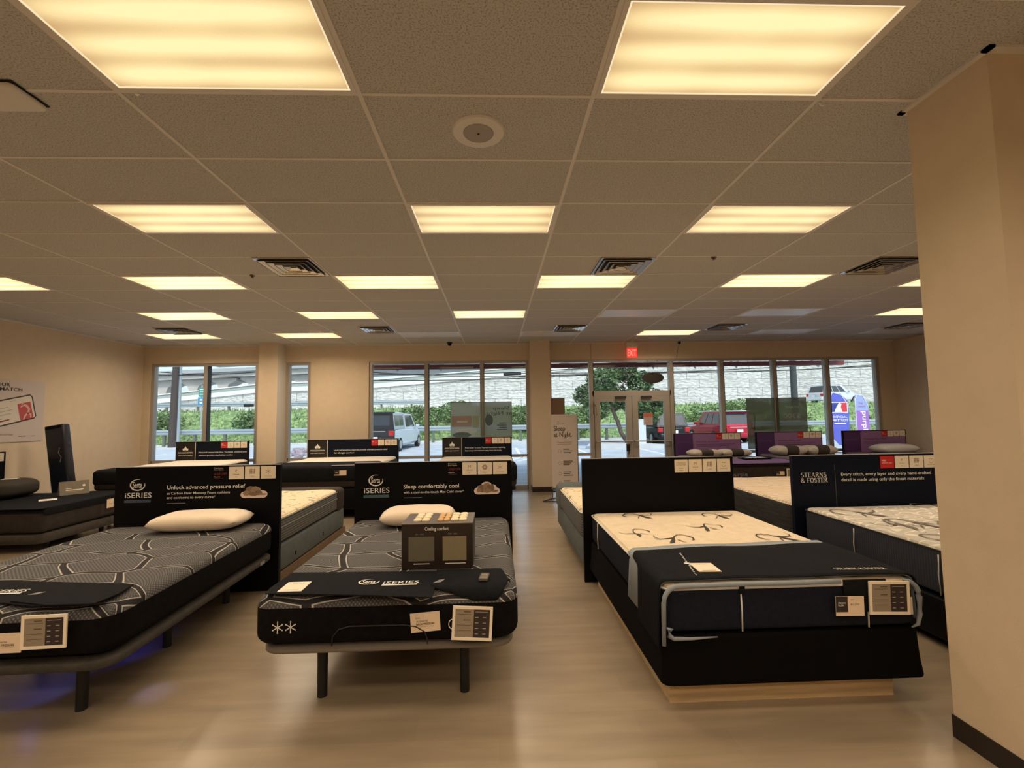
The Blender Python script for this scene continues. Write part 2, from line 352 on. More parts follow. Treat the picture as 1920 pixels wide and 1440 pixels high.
def hz_(az): return az[-1]
GL = {}
def glyphs(st, bold=0):
    key = (st, bold)
    if key in GL: return GL[key]
    cu = bpy.data.curves.new('tmp', 'FONT'); cu.body = st; cu.size = 1; cu.offset = bold*.38; cu.resolution_u = 3
    ob = bpy.data.objects.new('tmp', cu); me = bpy.data.meshes.new_from_object(ob)
    vs = [(v.co.x, v.co.y) for v in me.vertices]; fs = [tuple(p.vertices) for p in me.polygons]
    if vs:
        mn = min(p[0] for p in vs); vs = [(p[0]-mn, p[1]) for p in vs]; W = max(p[0] for p in vs)
    else: W = 1
    bpy.data.objects.remove(ob); bpy.data.curves.remove(cu); bpy.data.meshes.remove(me)
    GL[key] = (vs, fs, W); return GL[key]
def thing(name, label, cat, loc=(0, 0, 0), rz=0, group=None, rot=None):
    o = bpy.data.objects.new(name, None); COL.objects.link(o); o.empty_display_size = .1
    o.location = loc; o.rotation_euler = rot or (0, 0, rz); o['label'] = label; o['category'] = cat
    if group: o['group'] = group
    return o
def tag(o, label, cat, group=None, kind=None):
    o['label'] = label; o['category'] = cat
    if group: o['group'] = group
    if kind: o['kind'] = kind
    return o
def solo(mb, name, mats, label, cat, group=None, smooth=False, kind=None):   # world-space mesh, origin moved to its base
    xs = [p[0] for p in mb.v]; ys = [p[1] for p in mb.v]; zs = [p[2] for p in mb.v]
    c = ((min(xs)+max(xs))/2, (min(ys)+max(ys))/2, min(zs))
    mb.v = [(p[0]-c[0], p[1]-c[1], p[2]-c[2]) for p in mb.v]
    return tag(mb.build(name, mats, loc=c, smooth=smooth), label, cat, group, kind)
def struct(mb, name, mats, parent=None, smooth=False):
    o = mb.build(name, mats, parent, smooth=smooth)
    if not parent: o['kind'] = 'structure'
    return o
def label_part(o, s): o['label'] = s; return o
XZ = lambda y: (lambda u, v: (u, y, v))
XY = lambda z: (lambda u, v: (u, v, z))
def arc(cx, cz, rx, rz, a0, a1, n=12): return [(cx+rx*math.cos(R(a0+(a1-a0)*i/n)), cz+rz*math.sin(R(a0+(a1-a0)*i/n))) for i in range(n+1)]

# ================================================================== ROOM SHELL
XL, XR, YB, YF, H = -7.9, 9.55, -3.2, 10.6, 3.35
struct(MB().box(XL-.2, XR+.2, YB-.2, YF+.2, -.1, 0), 'floor', floor_m)
struct(MB().box(XL-.2, XR+.2, YB-.2, YF+.6, H, H+.25), 'ceiling', ceil_m)
struct(MB().box(XL-.2, XL, YB-.2, YF+.2, 0, H), 'wall_left', wall_m)
struct(MB().box(XR, XR+.2, YB-.2, YF+.2, 0, H), 'wall_right', wall_m)
struct(MB().box(XL, XR, YB-.2, YB, 0, H), 'wall_back', wall_m)
mb = MB()
for a, b_ in ((XL, -7.74), (-5.37, -4.75), (-4.19, -2.88), (.79, 1.24), (9.17, XR)): mb.box(a, b_, YF, YF+.2, 0, 2.96)
mb.box(XL, XR, YF, YF+.2, 2.96, H)
struct(mb, 'wall_front', wall_m)
struct(MB().box(-5.15, -4.75, 10.2, YF, 0, H, 0).box(-4.7499, -4.7489, 10.2, YF, 0, H, 1), 'wall_pillar_left', [wall_m, lit_side])  # thin right face carries the painted-in lit tone
struct(MB().box(.80, 1.235, 10.2, YF, 0, H), 'wall_pillar_centre', wall_m)
struct(MB().box(2.33, 3.3, 1.97, 2.39, 0, H), 'wall_pillar_near', wall_m)
for nm, bb in (('near', (2.324, 3.306, 1.964, 2.396)), ('centre', (.794, 1.241, 10.194, YF)), ('pillar_left', (-5.156, -4.744, 10.194, YF)), ('left', (XL, XL+.008, YB, YF)), ('right', (XR-.008, XR, YB, YF)), ('back', (XL, XR, YB, YB+.008)), ('front', (-4.19, -2.88, YF-.008, YF))):
    struct(MB().box(*bb, 0, .11), 'baseboard_'+nm, base_m)
# ceiling grid
GX, GY, CW, CD = -.684, 2.307, 1.2192, .6096
def cell(c, k): return GX+(c+.5)*CW, GY+(k+.5)*CD
mb = MB()
c = -6
while GX+c*CW < XR:
    x = GX+c*CW
    if x > XL: mb.box(x-.012, x+.012, YB, YF, H-.005, H+.001)
    c += 1
k = -9
while GY+k*CD < YF:
    y = GY+k*CD
    if y > YB: mb.box(XL, XR, y-.009, y+.009, H-.004, H+.001)
    k += 1
mb.box(XL, XL+.02, YB, YF, H-.02, H+.001); mb.box(XL, XR, YF-.02, YF, H-.02, H+.001)
mb.box(2.30, 2.33, 1.93, 2.42, H-.012, H+.001); mb.box(2.30, 3.3, 2.39, 2.42, H-.012, H+.001); mb.box(2.30, 3.3, 1.93, 1.97, H-.012, H+.001)
struct(mb, 'trim_1', tbar_m)

# ceiling lights: row start k, column c, lit, label
lx, ly = CW/2-.035, CD/2-.035
def dif_mb():
    m = MB().rect(XY(0), -lx, lx, -ly, ly, 0); e = .009
    m.f = [tuple(reversed(f)) for f in m.f]
    for a in ((-lx, lx, -ly, -ly+e), (-lx, lx, ly-e, ly), (-lx, -lx+e, -ly, ly), (lx-e, lx, -ly, ly)): m.box(a[0], a[1], a[2], a[3], -.0015, -.0003, 1)
    return m
def frame_mb():
    m = MB(); a, b_ = CW/2-.012, CD/2-.01
    for q in ((-a, a, -b_, -ly), (-a, a, ly, b_), (-a, -lx, -ly, ly), (lx, a, -ly, ly)): m.box(*q, -.004, .006)
    return m
LP = []
proto_l = {}
def ceiling_light(c, k, lit, label, group='ceiling light panels'):
    x, y = cell(c, k)
    key = lit and (2 if k >= 5 else 1)
    tnew = thing('ceiling_light', label, 'ceiling light', (x, y, H-.006), group=group)
    if key not in proto_l:
        d = dif_mb().build('diffuser', [(diff_off, diff_lit, diff_far)[key], lipm if lit else tbar_m], tnew)
        f_ = frame_mb().build('frame', tbar_m, tnew)
        proto_l[key] = (d, f_)
    else:
        for q in proto_l[key]:
            n_ = q.copy(); n_.parent = tnew; COL.objects.link(n_)
    if lit:
        al = bpy.data.lights.new('tube_light', 'AREA'); al.shape = 'RECTANGLE'; al.size = 1.1; al.size_y = .5
        al.energy = LAMP_W[k]; al.color = LAMP_COL; al.spread = R(LAMP_SPREAD[k])
        o = bpy.data.objects.new('tube_light', al); COL.objects.link(o); o.parent = tnew; o.location = (0, 0, -.008)
rowname = {-1: 'nearest row', 2: 'second row from the camera', 5: 'third row from the camera', 8: 'fourth row from the camera', 11: 'last row before the windows'}
rows = {-1: [(-1, 1, 'left'), (1, 1, 'right')],
        2: [(-2, 1, 'left'), (0, 1, 'middle'), (2, 1, 'right')],
        5: [(-5, 1, 'leftmost, cut by the picture edge'), (-3, 1, 'second from left'), (-1, 1, 'left of centre'), (1, 1, 'touching a vent'), (3, 1, 'right'), (5, 1, 'mostly hidden by the near pillar')],
        8: [(-4, 1, 'leftmost'), (-2, 1, 'second'), (0, 1, 'middle'), (2, 0, 'right of the middle one'), (4, 0, 'left of the pillar light'), (6, 1, 'beside the near pillar')],
        11: [(-5, 1, 'leftmost'), (-3, 1, 'second'), (-1, 0, 'left of the centre pillar'), (1, 0, 'under a vent'), (3, 1, 'above the exit door'), (5, 0, 'above the right windows'), (6.99, 0, 'beside the near pillar')]}
for k, ls in rows.items():
    for c, lit, w_ in ls:
        ceiling_light(c, k, lit, ('glowing warm' if lit else 'unlit bluish grey')+' ceiling light panel, %s, %s' % (rowname[k], w_))
for k, cs in ((2, (-4, 4, 6)), (-1, (-3, -5, 5)), (-4, (-4, -2, 0, 2, 4)), (-7, (-3, -1, 1, 3))):
    for c in cs: ceiling_light(c, k, 1, 'glowing ceiling light panel outside the picture')

# vents: 4-way square diffusers
def vent_mb():
    m = MB(); h = .295
    m.box(-h, h, -h, h, -.004, .001, 1)
    for q in ((-h, h, -h, -h+.03), (-h, h, h-.03, h), (-h, -h+.03, -h, h), (h-.03, h, -h, h)): m.box(*q, -.012, -.003, 0)
    for i in range(4):
        a = .262-i*.062; c_ = a-.045; z0, z1 = -.026, -.006
        m.add([(-a, -a, z0), (a, -a, z0), (a, a, z0), (-a, a, z0), (-c_, -c_, z1), (c_, -c_, z1), (c_, c_, z1), (-c_, c_, z1)], [(0, 1, 5, 4), (1, 2, 6, 5), (2, 3, 7, 6), (3, 0, 4, 7)], 0)
        m.add([(-a, -a, z0), (a, -a, z0), (a, a, z0), (-a, a, z0), (-a, -a, z0-.006), (a, -a, z0-.006), (a, a, z0-.006), (-a, a, z0-.006)], [(0, 1, 5, 4), (1, 2, 6, 5), (2, 3, 7, 6), (3, 0, 4, 7)], 0)
    return m
vp = None
for c, k, half, lab in ((-2, 4, 1, 'square metal ceiling vent left of the middle, nearer pair'), (1, 4, 1, 'square metal ceiling vent right of the middle, touching a lit panel'), (4, 4, 0, 'square metal ceiling vent cut off by the near pillar'),
                        (-5, 10, 1, 'square metal ceiling vent at far left above a small lit panel'), (-2, 10, 1, 'square metal ceiling vent in the far row left of the unlit panel'), (1, 10, 1, 'square metal ceiling vent in the far row near the centre pillar'), (4, 10, 0, 'square metal ceiling vent in the far row right of the exit sign'), (7, 10, 0, 'square metal ceiling vent in the far row beside the near pillar')):
    x, y = cell(c, k); x += (.5 if half else -.5)*CW/2
    if vp is None: o = vent_mb().build('ceiling_vent', [chrome, ventdark]); vp = o
    else: o = vp.copy(); COL.objects.link(o)
    o.location = (x, y, H-.004); tag(o, lab, 'air vent', 'ceiling vents')
# round ceiling speaker
t_ = thing('ceiling_speaker', 'round off-white speaker in the ceiling between the two nearest lights', 'speaker', (-.08, 2.615, H-.004))
MB().cyl((0, 0, .003), (0, 0, -.008), .155, .148, 40).build('rim', tbar_m, t_)
MB().cyl((0, 0, -.008), (0, 0, -.012), .09, .088, 36).build('grille', mat('grey_grille', (.36, .34, .32), .7), t_)
MB().cyl((0, 0, -.012), (0, 0, -.015), .008, .006, 10).build('centre_screw', ventdark, t_)
# access point at far left
t_ = thing('wireless_access_point', 'flat white square box on the ceiling at the left picture edge', 'access point', (-2.50, 2.33, H-.002))
MB().rbox(.15, .10, .018, .03, .03, .015, 3, 3, 1, cz=-.02).build('housing', tbar_m, t_, smooth=True)
MB().box(-.15, .15, -.1, .1, -.004, 0).build('backplate', ventdark, t_)
for (x, y, lab) in ((-2.811, 5.37, 'small dark sprinkler head beside the left vent'), (2.376, 4.78, 'small dark sprinkler head left of the near pillar')):
    o = solo(MB().cyl((x, y, H), (x, y, H-.01), .03, .03, 14, 0).cyl((x, y, H-.01), (x, y, H-.03), .012, .018, 10, 0), 'sprinkler_head', mat('brown_metal', (.16, .09, .06), .5), lab, 'sprinkler', 'ceiling sprinkler heads')
for (x, y, lab) in ((1.775, 2.30, 'white plastic hook hanging by the corner of the right near light'), (-1.80, 2.30, 'tiny white clip hanging by the corner of the left near light')):
    r_ = .016 if x > 0 else .007
    o = solo(MB().tube([(x, y, H), (x, y, H-.012)]+[(x+r_*math.sin(R(a)), y, H-.012-r_+r_*math.cos(R(a))) for a in range(0, 280, 25)], .0035, 6), 'ceiling_hook', white_m, lab, 'hook', 'ceiling hooks', smooth=True)
# fire bell disc far left ceiling
o = solo(MB().cyl((-3.44, 8.85, H), (-3.44, 8.85, H-.03), .13, .1, 24), 'smoke_detector', tbar_m, 'faint round white smoke detector on the ceiling between the far left lights', 'smoke detector')
# dome camera
pc = P(843, 644, 10.35)
t_ = thing('security_camera', 'small black dome camera under the ceiling above the middle windows', 'camera', (pc.x, 10.35, H-.005))
MB().cyl((0, 0, .005), (0, 0, -.03), .06, .055, 18).build('mount', legm, t_)
MB().rbox(.04, .04, .035, .038, .038, .033, 2, 2, 1, cz=-.045).build('dome', black, t_, smooth=True)
pc = P(1277, 642, 10.4)
t_ = thing('door_sensor', 'tiny black sensor with a thin hanging wire right of the exit sign', 'sensor', (pc.x, 10.5, H-.005))
MB().rbox(.028, .028, .03, .01, .01, .01, 1, 1, 1, cz=-.026).build('body', legm, t_)
MB().tube([(0, 0, -.05), (-.02, .06, -.2), (-.05, .08, -.38)], .004, 5).build('wire', legm, t_)

# ------------------------------------------------------------------ windows
FY0, FY1 = YF+.03, YF+.15
wn = 0
def window(xs, ztr=.76, doorbay=None, cut=()):
    global wn; wn += 1
    m = MB(); x0, x1 = xs[0], xs[-1]; wd = .045
    m.box(x0, x1, FY0, FY1, 2.90, 2.96); 
    for i, x in enumerate(xs):
        a, b_ = (x, x+.07) if i == 0 else (x-.07, x) if i == len(xs)-1 else (x-wd, x+wd)
        m.box(a, b_, FY0, FY1, 0, 2.9)
        if 0 < i < len(xs)-1: m.box(b_, b_+.012, FY0-.003, FY1, 0, 2.9, 1)
    o = struct(m, 'window_%d' % wn, [alu, aludark])
    fr = MB(); gl = []
    for i in range(len(xs)-1):
        a, b_ = xs[i]+.05, xs[i+1]-.05
        if doorbay == i:
            fr.box(a-.03, b_+.03, FY0, FY1, 2.10, 2.22); gl.append((a, b_, 2.22, 2.9)); continue
        fr.box(a, b_, FY0, FY1, ztr-.03, ztr+.03); fr.box(a, b_, FY0, FY1, 0, .09)
        gl += [(a, b_, .09, ztr-.03), (a, b_, ztr+.03, 2.9)]
    p = fr.build('transom_bar', alu, o)
    for g in gl: MB().box(g[0], g[1], YF+.085, YF+.091, g[2], g[3]).build('pane', glass_m, o)
    return o
window([-7.74, -6.54, -5.37]); window([-4.75, -4.19]); window([-2.88, -1.577, -.303, .79])
window([1.24, 2.244, 4.136, 5.347, 6.62, 7.904, 9.17], doorbay=1)
# vertical seam strip above door post
MB().box(2.235, 2.253, YF-.006, YF, 2.96, H).build('trim_2', alu)['kind'] = 'structure'
# double door
dn = 0
for x0, x1, hinge in ((2.30, 3.178, 'left'), (3.192, 4.08, 'right')):
    dn += 1; sx = .15 if hinge == 'left' else .13
    m = MB().box(x0, x0+.135, FY0, FY1-.04, .01, 2.095).box(x1-.135, x1, FY0, FY1-.04, .01, 2.095).box(x0+.135, x1-.135, FY0, FY1-.04, 1.97, 2.095).box(x0+.135, x1-.135, FY0, FY1-.04, .01, .26)
    d = struct(m, 'door_%d' % dn, alu)
    MB().box(x0+.135, x1-.135, YF+.07, YF+.076, .26, 1.97).build('pane', glass_m, d)
    MB().cyl((x0+.02, YF-.04, 1.05), (x1-.02, YF-.04, 1.05), .014, n=10).box(x0+.02, x0+.05, YF-.04, YF+.03, 1.03, 1.07).box(x1-.05, x1-.02, YF-.04, YF+.03, 1.03, 1.07).build('push_bar', alu, d)
    xc = x0+.62 if hinge == 'left' else x0+.33
    MB().box(xc-.12, xc+.12, YF-.03, YF+.03, 2.04, 2.09).build('door_closer', aludark, d)
xh = 3.12
MB().tube([(xh-.06, YF-.0, .96), (xh-.06, YF-.06, .94), (xh-.06, YF-.06, .78), (xh-.06, YF, .76)], .014, 8).box(xh-.1, xh-.02, YF+.0, YF+.03, .82, .98).build('pull_handle', mat('dark_bronze', (.05, .035, .03), .4, .5), bpy.data.objects['door_1'])
o = solo(MB().tube([(2.28, YF+.0, 1.98), (2.27, YF-.02, 1.9), (2.26, YF-.02, 1.72), (2.29, YF-.02, 1.60), (2.34, YF-.02, 1.66), (2.33, YF-.02, 1.85), (2.29, YF-.01, 1.92)], .008, 6), 'looped_cable', mat('brown_cord', (.16, .10, .07), .7), 'thin brown cord looped on the left door frame', 'cord', smooth=True)
# door notice
t_ = thing('door_notice', 'small red and white paper notice on the right door glass', 'notice', (3.566, YF+.065, 1.41))
m = MB().box(-.11, .11, 0, .002, 0, .28, 0).rect(XZ(-.001), -.105, .105, .19, .275, 1)
for i in range(6): m.rect(XZ(-.001), -.08, .08-.02*(i % 3), .165-.025*i, .172-.025*i, 2)
m.build('paper', [film('notice_paper', (.8, .62, .52), .2), mat('notice_red', (.65, .16, .1), .6), mat('notice_ink', (.6, .3, .22), .6)], t_)
# oval hanging sign seen from behind
t_ = thing('oval_sign', 'dark oval sign hanging in the glass above the doors', 'sign', (3.68, YF-.04, 2.38))
m = MB(); pts = [(.255*math.cos(2*math.pi*i/40), 0, .13+.13*math.sin(2*math.pi*i/40)) for i in range(40)]
m.prism(pts, (0, .03, 0)).build('back_panel', mat('dark_brown_plastic', (.018, .010, .007), .5), t_)
MB().cyl((-.12, .015, .24), (-.12, .015, .55), .002, n=5).build('hanging_wire', legm, t_); MB().cyl((.12, .015, .24), (.12, .015, .55), .002, n=5).build('hanging_wire', legm, t_)
# exit sign
t_ = thing('exit_sign', 'red lit EXIT sign hanging from the ceiling above the door', 'exit sign', (3.09, 10.2, 2.945))
MB().box(-.125, .125, -.04, .04, .22, .34).cyl((0, 0, .34), (0, 0, .405), .06, .06, 16).build('housing', plast, t_)
exred = mat('exit_red_face', (.5, .01, .01), .4, emit=(1, .012, .012), estr=.95)
exlet = mat('exit_letter_face', (.9, .2, .2), .4, emit=(1, .22, .16), estr=1.2)
MB().box(-.115, .12, -.012, .012, 0, .215).build('red_panel', exred, t_)
MB().text(XZ(-.014), 'EXIT', 0, .035, .15, .19, 0, 'C', .02).build('lettering', exlet, t_)

# framed window posters (translucent films seen from behind)
def mirror_text(m, st, x, z, h, w_, k, bold=0): return m.text(lambda u, v: (2*x-u, -.004, v), st, x-w_/2, z, h, w_, k, 'L', bold)
film_g = film('grey_green_film', (.46, .49, .42), .25); film_l = film('pale_grey_film', (.55, .60, .54), .3)
film_o = film('olive_dark_film', (.25, .27, .19), .24)
film_p = film('peach_film', (.62, .36, .24), .3); film_y = film('yellow_film', (.55, .52, .25), .3); film_w = film('white_film', (.9, .9, .85), .12); film_k = film('dark_ink_film', (.14, .15, .14), .3)
def poster(x0, x1, z0, z1, lab, mats, draw):
    t_ = thing('window_poster', lab, 'poster', ((x0+x1)/2, YF+.015, z0), group='posters hung in the windows')
    w2, h = (x1-x0)/2, z1-z0
    MB().box(-w2, w2, 0, .004, 0, h).build('sheet', mats[0], t_)
    m = MB(); draw(m, w2, h); m.build('print', mats[1:], t_)
    MB().box(-w2-.006, w2+.006, -.004, .008, h-.006, h+.006).box(-w2-.006, w2+.006, -.004, .008, -.006, .006).box(-w2-.006, -w2, -.004, .008, 0, h).box(w2, w2+.006, -.004, .008, 0, h).build('frame', mat('clear_edge', (.10, .11, .09), .4), t_)
def d1(m, w2, h):
    m.rect(XZ(-.002), -w2+.02, w2*.35, h*.32, h*.62, 0); m.rect(XZ(-.003), -w2*.6, w2*.1, h*.43, h*.49, 2)
    m.rect(XZ(-.002), w2*.38, w2*.8, h*.3, h*.62, 1); m.disc(XZ(-.002), 0, h*.2, w2*.7, h*.07, 2); m.disc(XZ(-.0025), -w2*.3, h*.1, w2*.6, h*.08, 3)
def d2(m, w2, h):
    mirror_text(m, 'Sleep', w2*.25, h*.78, .085, .38, 0, .01); mirror_text(m, 'at Night.', w2*.05, h*.64, .085, .62, 0, .01)
    m.disc(XZ(-.002), -w2*.62, h*.5, w2*.28, h*.16, 0)
    for i in range(4): m.rect(XZ(-.002), w2*.1-(i % 2)*.05, w2*.62, h*(.40-.06*i), h*(.425-.06*i), 0)
poster(-1.02, -.31, 1.17, 2.0, 'translucent window poster with a peach bedroom picture, left half of pair', [film_l, film_p, film_y, film_w, film_k], d1)
poster(-.27, .375, 1.17, 2.0, 'translucent grey window poster reading Sleep at Night backwards', [film_g, film_k], d2)
def d3(m, w2, h):
    m.ribbon(XZ(-.002), [(-w2*.55, h*.35), (-w2*.45, h*.6), (-w2*.5, h*.72)], .03, 0); m.disc(XZ(-.002), -w2*.1, h*.4, w2*.7, h*.035, 0); m.rect(XZ(-.002), -w2+.02, w2-.02, h*.12, h*.28, 0)
def d4(m, w2, h):
    mirror_text(m, '$300', 0, h*.60, .11, .42, 0, .02); mirror_text(m, 'INSTANT', .05, h*.80, .045, .42, 0)
    m.rect(XZ(-.002), -w2*.4, w2*.55, h*.53, h*.55, 0)
poster(5.90, 6.56, .82, 2.0, 'dark olive window poster with faint picture, behind the purple headboards', [film_o, film('olive_ink', (.26, .25, .18), .3)], d3)
poster(6.62, 7.33, .82, 2.0, 'grey green window poster reading $300 backwards', [film_o, film_w], d4)

# wall poster on the left wall
t_ = thing('wall_poster', 'large pink-white poster with a tilted phone drawing and MATCH headline', 'poster', (XL+.012, 7.2, 1.363))
YZ = lambda u, v: (0, 0, 0)
def LW(off): return lambda u, v: (off, u, v)      # on the left wall: u runs towards the windows
MB().box(-.011, .004, -1.15, 1.15, 0, 1.012).build('board', mat('pink_white_board', (.60, .52, .50), .55), t_)
m = MB(); m.text(LW(.006), 'FIND YOUR', .567, .905, .055, .52, 0, 'R', .05); m.text(LW(.006), 'PERFECT MATCH', .76, .835, .055, .78, 0, 'R', .05)
m.text(LW(.006), 'BedMatch technology', .66, .115, .035, .55, 1, 'R', .01); m.text(LW(.006), 'diagnostic', .42, .20, .03, .25, 1, 'R'); m.rect(LW(.006), .74, .86, .085, .095, 0); m.rect(LW(.006), .86, 1.02, .087, .093, 1)
m.build('lettering', [darkprint, greyprint], t_)
def rotp(cx, cz, a):
    ca, sa = math.cos(a), math.sin(a)
    return lambda off: (lambda u, v: (off, cx+u*ca-v*sa, cz+u*sa+v*ca))
rp_ = rotp(.335, .44, .24)
m = MB(); m.ribbon(rp_(.007), [(-.70, -.20), (.62, -.20), (.65, -.17), (.65, .17), (.62, .20), (-.70, .20)], .022, 0)
m.rect(rp_(.0065), -.70, .65, -.19, .19, 1)
for i, (a, b_) in enumerate(((.0, .42), (-.1, .48), (-.1, .45), (0, .3))): m.rect(rp_(.008), -.6, b_-.18, .07-.055*i, .077-.055*i, 2)
m.rect(rp_(.008), -.3, .22, -.14, -.12, 3); m.text(rp_(.008), 'bed match', .28, .15, .015, .12, 2)
m.build('phone_print', [darkprint, mat('phone_white', (.72, .66, .60), .5), greyprint, darkred], t_)
m = MB(); m.rect(rp_(.009), .39, .605, -.19, .09, 0)
m.ribbon(rp_(.010), [(.43, .03), (.48, .06), (.53, .03), (.56, -.03), (.53, -.09), (.47, -.13), (.44, -.185)], [.02, .035, .04, .04, .035, .03, .02], 1)
m.ribbon(rp_(.010), [(.52, -.09), (.57, -.12), (.56, -.18)], [.03, .03, .02], 1); m.disc(rp_(.010), .47, .072, .02, .015, 1)
m.build('picture_print', [mat('red_photo', (.48, .07, .07), .5), mat('pink_figure', (.72, .42, .36), .5)], t_)

# ================================================================== HEADBOARDS
def snow(m, mp, cx, cz, r, wd, k):
    for a in (90, 30, 150):
        dx, dz = math.cos(R(a)), math.sin(R(a))
        m.ribbon(mp, [(cx-dx*r, cz-dz*r), (cx+dx*r, cz+dz*r)], wd, k)
        for s in (-1, 1): m.disc(mp, cx+s*dx*r, cz+s*dz*r, wd*.9, wd*.9, k, 8)
def cards(T, items, xr, z1, w_, h, gap, y=-.003, ink=True):
    x1 = xr
    for it in items[::-1]:
        ww = w_*1.0; x0 = x1-ww; m = MB(); base = offwh
        if it == 'red': base = redcard
        if it == 'darkred': base = black
        m.box(x0, x1, y, 0, z1-h, z1, 0); q = XZ(y-.0008); cx = (x0+x1)/2; cz = z1-h/2
        if it == 'red':
            m.text(q, 'HSBG', x0+ww*.1, cz+h*.08, h*.14, ww*.3, 1, 'L', .02); m.text(q, 'INSTANT GIFT', x0+ww*.1, cz-h*.12, h*.10, ww*.75, 1)
        elif it == 'darkred':
            m.text(q, 'Mattress', x0+ww*.08, z1-h*.12, h*.09, ww*.6, 1); m.text(q, 'Firm Store', x0+ww*.08, z1-h*.26, h*.09, ww*.62, 1)
            m.text(q, '$700 OFF', x0+ww*.1, cz-h*.12, h*.17, ww*.85, 2, 'L', .02); m.text(q, 'Reg. price', x0+ww*.1, z1-h*.82, h*.08, ww*.4, 1); m.rect(q, x0+ww*.1, x0+ww*.7, z1-h*.94, z1-h*.91, 2)
        else:
            if it in 'FMP': m.text(q, it, cx, cz+h*.06, h*.24, None, 1, 'C'); m.text(q, {'F': 'FIRM', 'M': 'MEDIUM', 'P': 'PLUSH'}[it], cx, cz-h*.16, h*.09, ww*.38, 1, 'C', .01); m.rect(q, cx-ww*.07, cx+ww*.07, cz-h*.33, cz-h*.3, 1)
            elif it == 'grid':
                for j in range(4): m.ribbon(q, [(cx-ww*.15+j*ww*.1, cz-h*.08), (cx-ww*.15+j*ww*.1, cz+h*.3)], ww*.05, 1)
                for j in range(3): m.ribbon(q, [(cx-ww*.18, cz+h*(-.05+.15*j)), (cx+ww*.18, cz+h*(-.05+.15*j))], h*.03, 1)
                m.text(q, 'HYBRID', cx, cz-h*.33, h*.08, ww*.3, 1, 'C')
            elif it == 'foam':
                for j in range(4): m.ribbon(q, arc(cx, cz+h*.1, ww*.17*(1-j*.2), h*.2*(1-j*.2), 0, 360, 12), ww*.02, 1)
                m.text(q, 'FOAM', cx, cz-h*.33, h*.08, ww*.28, 1, 'C')
            elif it == 'snow': snow(m, q, cx, cz+h*.08, h*.2, ww*.025, 1); m.text(q, 'COOLING', cx, cz-h*.33, h*.08, ww*.5, 1, 'C')
            elif it == 'bed': m.ribbon(q, arc(cx, cz+h*.02, ww*.14, h*.14, 180, 360, 8), ww*.025, 1); m.ribbon(q, [(cx-ww*.15, cz+h*.2), (cx-ww*.05, cz+h*.24), (cx+ww*.05, cz+h*.18), (cx+ww*.15, cz+h*.24)], h*.04, 1); m.text(q, 'ADJUSTABLE', cx, cz-h*.3, h*.08, ww*.6, 1, 'C')
            elif it == 'brand': m.text(q, 'STEARNS', cx, cz+h*.18, h*.12, ww*.7, 1, 'C'); m.text(q, '& FOSTER', cx, cz+h*.03, h*.12, ww*.72, 1, 'C'); m.text(q, 'Estate', cx, cz-h*.22, h*.10, ww*.3, 1, 'C'); m.rect(q, cx-ww*.15, cx+ww*.15, cz-h*.38, cz-h*.35, 1)
        o = m.build('info_card', [base, white_m if it in ('red', 'darkred') else mat('card_ink', (.28, .20, .13), .6), darkred], T)
        if it in ('red', 'darkred'): o['label'] = 'red price card'
        x1 = x0-gap
def brandring(m, mp, cx, cz, rx, rz, k, slant=0):
    n = 36; vo = []; vi = []
    for i in range(n+1):
        a = R(70+310*i/n); th = .16*math.sin(math.pi*i/n)**.5+.01
        vo.append(mp(cx+slant*rz*math.sin(a)+rx*math.cos(a), cz+rz*math.sin(a))); vi.append(mp(cx+slant*rz*math.sin(a)+rx*(1-th)*math.cos(a), cz+.25*th*rz+rz*(1-th)*math.sin(a)))
    m.add(vo+vi, [(i, i+1, n+2+i, n+1+i) for i in range(n)], k)
def iseries(m, mp, x0, z0, w_, h, k, slant=0):
    m.text(mp, 'i', x0, z0, h, w_*.045, k, 'L', 0, slant); m.text(mp, 'SERIES', x0+w_*.085, z0, h, w_*.915, k, 'L', .0, slant)
